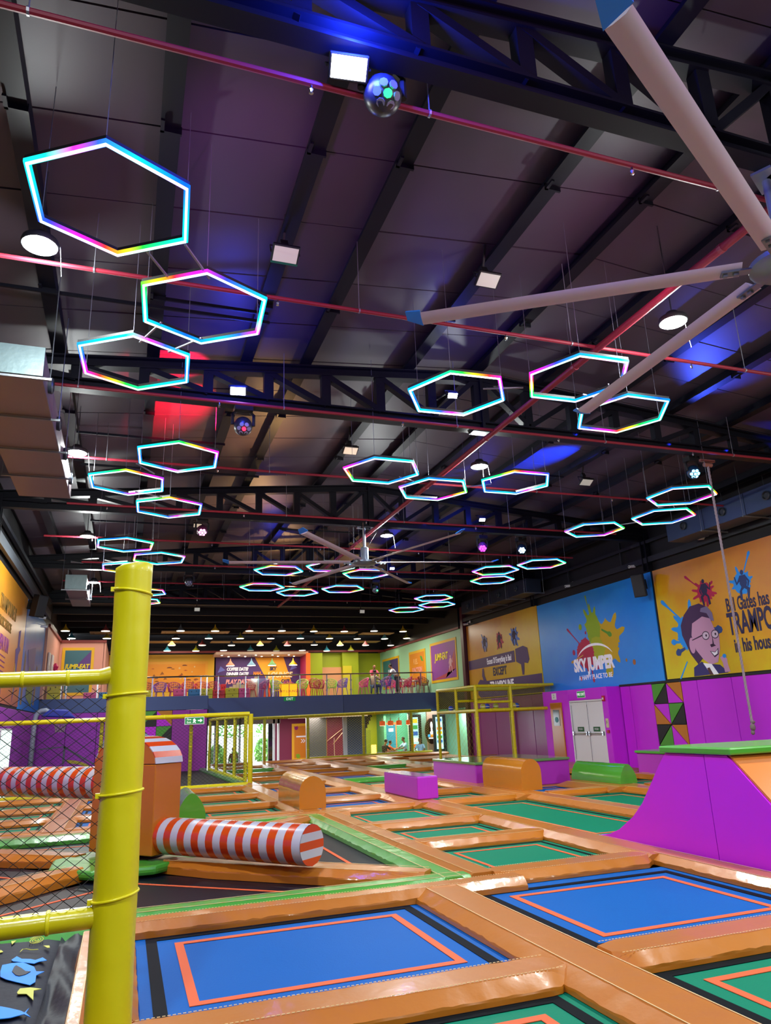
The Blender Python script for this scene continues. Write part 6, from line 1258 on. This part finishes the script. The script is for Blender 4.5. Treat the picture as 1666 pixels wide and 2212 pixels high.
# ================================================================= COUNTER ROOM
ct = thing('service_counter', 'long dark topped service counter with glowing orange front', 'counter')
MB().box(13.5, 15.68, 40.95, 41.5, -.06, 0).build('worktop', mat('#3A3A40', .25), ct, bevel=.01); MB().box(13.6, 15.6, 41.0, 41.4, GF, -.06).build('front_panel', mat('#E07A18', .4, emit=.25), ct); MB().box(13.1, 13.35, 40.2, 40.35, GF, .45).build('light_strip', glow('#FFC050', 3), ct)
MB().box(12.95, 13.9, 44.4, 45.3, GF, .1).build('back_cabinet', mat('#1A1412', .5), thing('dark_cabinet', 'dark brown cabinet against the pale wall beyond the counter', 'cabinet'))
struct(MB().box(12.9, 14.0, 45.3, 45.38, GF, 1.1).build('door_2', mat('#C8B0A0', .6))); struct(MB().box(14.1, 14.7, 45.3, 45.38, GF, 1.2).build('door_3', mat('#90A018', .6)))
for i, x_ in enumerate((13.86, 14.36, 14.87, 15.47)):
    t = thing('pendant_lamp', '%s orange drum pendant over the counter from the left' % ['first', 'second', 'third', 'fourth'][i], 'lamp', (x_, 40.5, 1.55)); MB().lathe([(.16, -.1), (.16, .14), (.13, .16), (.001, .16)], n=20).build('lamp_shade', mat('#E8501A', .4, emit=.25), t, smooth=True); MB().lathe([(.15, -.105), (.15, -.09), (.001, -.09)], n=20).build('diffuser', glow('#FFF0D0', 4), t); MB().lathe([(.03, .16), (.03, .3), (.001, .3)], n=10).build('socket', mat('#E8C8A0', .4), t); MB().tube((0, 0, .3), (0, 0, .62), .006, 5).build('cord', M_dark, t)
def screen(label, x0, x1, y, z0, z1, seedc, rows_):
    t = thing('menu_screen', label, 'screen', ((x0+x1)/2, y, (z0+z1)/2)); w, h = (x1-x0)/2, (z1-z0)/2
    MB().box(-w, w, 0, .12, -h, h).build('casing', mat('#1C1C20', .4), t, bevel=.01); MB().box(-w*.62, w*.45, -.006, .0, -h*.62, h*.88).build('display', mat('#A8D8D0', .3, emit=.8), t)
    cs = ['#E0C820', '#2A60A8', '#E07020', '#38A048', '#F0F0E0']
    for k in range(rows_): z = h*.8-(h*1.4)*k/rows_; MB().box(-w*.5, w*.33, -.01, -.006, z-h*.9/rows_, z).build('menu_tile', mat(cs[(k*3+seedc) % 5], .4, emit=.6), t)
    return t
screen('tall dark menu screen beside the oval sign', 15.7, 16.45, 41.0, -.5, 2.0, 0, 5); screen('tall dark menu screen behind the yellow cage', 16.45, 17.22, 39.2, -.35, 1.95, 1, 7)
t = thing('oval_sign', 'brown oval wall sign with glowing white figure', 'sign', (16.72, 40.2, 1.05))
MB().prism(ell(0, 0, .38, .7, 28), lambda u, v, w: (u, -w, v), .06).build('board', mat('#3A1C10', .4), t); MB().prism(ell(0, 0, .4, .72, 28), lambda u, v, w: (u, .02-w, v), .03).build('rim', mat('#8A5A30', .4), t)
for P in (ell(0, .32, .07, .2, 12), ell(0, .08, .05, .12, 10), ell(.02, -.1, .12, .12, 12)): MB().prism(P, lambda u, v, w: (u, -.065-w, v), .004).build('figure', glow('#FFF4D8', 2.2), t)
for a, b, c in ((-.25, -.1, '#40A8D8'), (-.08, .2, '#F09030')): MB().box(a, b, -.072, -.066, -.32, -.18).build('banner', mat(c, .4, emit=.8), t)
MB().box(-.2, .2, -.072, -.066, -.42, -.36).build('underline', glow('#FFF4D8', 2), t)
t = thing('poster', 'teal poster with orange frame on green wall behind the counter', 'poster', (15.75, 44.55, .85)); MB().box(-.35, .42, -.03, 0, -.85, .75).build('frame', mat('#E08A50', .5), t); MB().box(-.27, .34, -.036, -.03, -.77, .62).build('sheet', mat('#2A8AA8', .5), t); MB().box(-.12, .2, -.04, -.036, .2, .4).build('lettering_block', WH, t)
area((14.8, 42.6, 2.05), 2.5, 150, (1, .9, .7), shape='SQUARE'); area((9.5, 39.6, 2.0), 1.2, 60, (1, .85, .75), shape='SQUARE'); area((11.6, 40.6, 2.0), 1.2, 40, (1, .85, .75), shape='SQUARE'); area((16.8, 36.6, 2.12), .9, 50, (.9, 1, .9), shape='SQUARE')  # area lights without fixtures, added to lift the dark rooms under the balcony
struct(MB().box(15.15, 15.3, 44.0, 45.4, GF, 2.2).build('wall_left_mint_low', mat('#5AA880', .5)))
t = thing('fire_extinguisher', 'red fire extinguisher standing beside orange splash poster', 'fire extinguisher', (8.95, 41.7, GF)); MB().lathe([(.001, 0), (.08, 0), (.08, .42), (.05, .5), (.02, .52), (.001, .54)], n=16).build('cylinder', mat('#C01020', .3), t, smooth=True); MB().box(-.06, .06, -.02, .02, .52, .57).build('handle', M_dark, t); MB().path([(.03, 0, .55), (.1, 0, .5), (.11, 0, .2)], .012, 6).build('hose', M_dark, t)
# daylight patch on the dark step by the entrance comes from outdoors itself
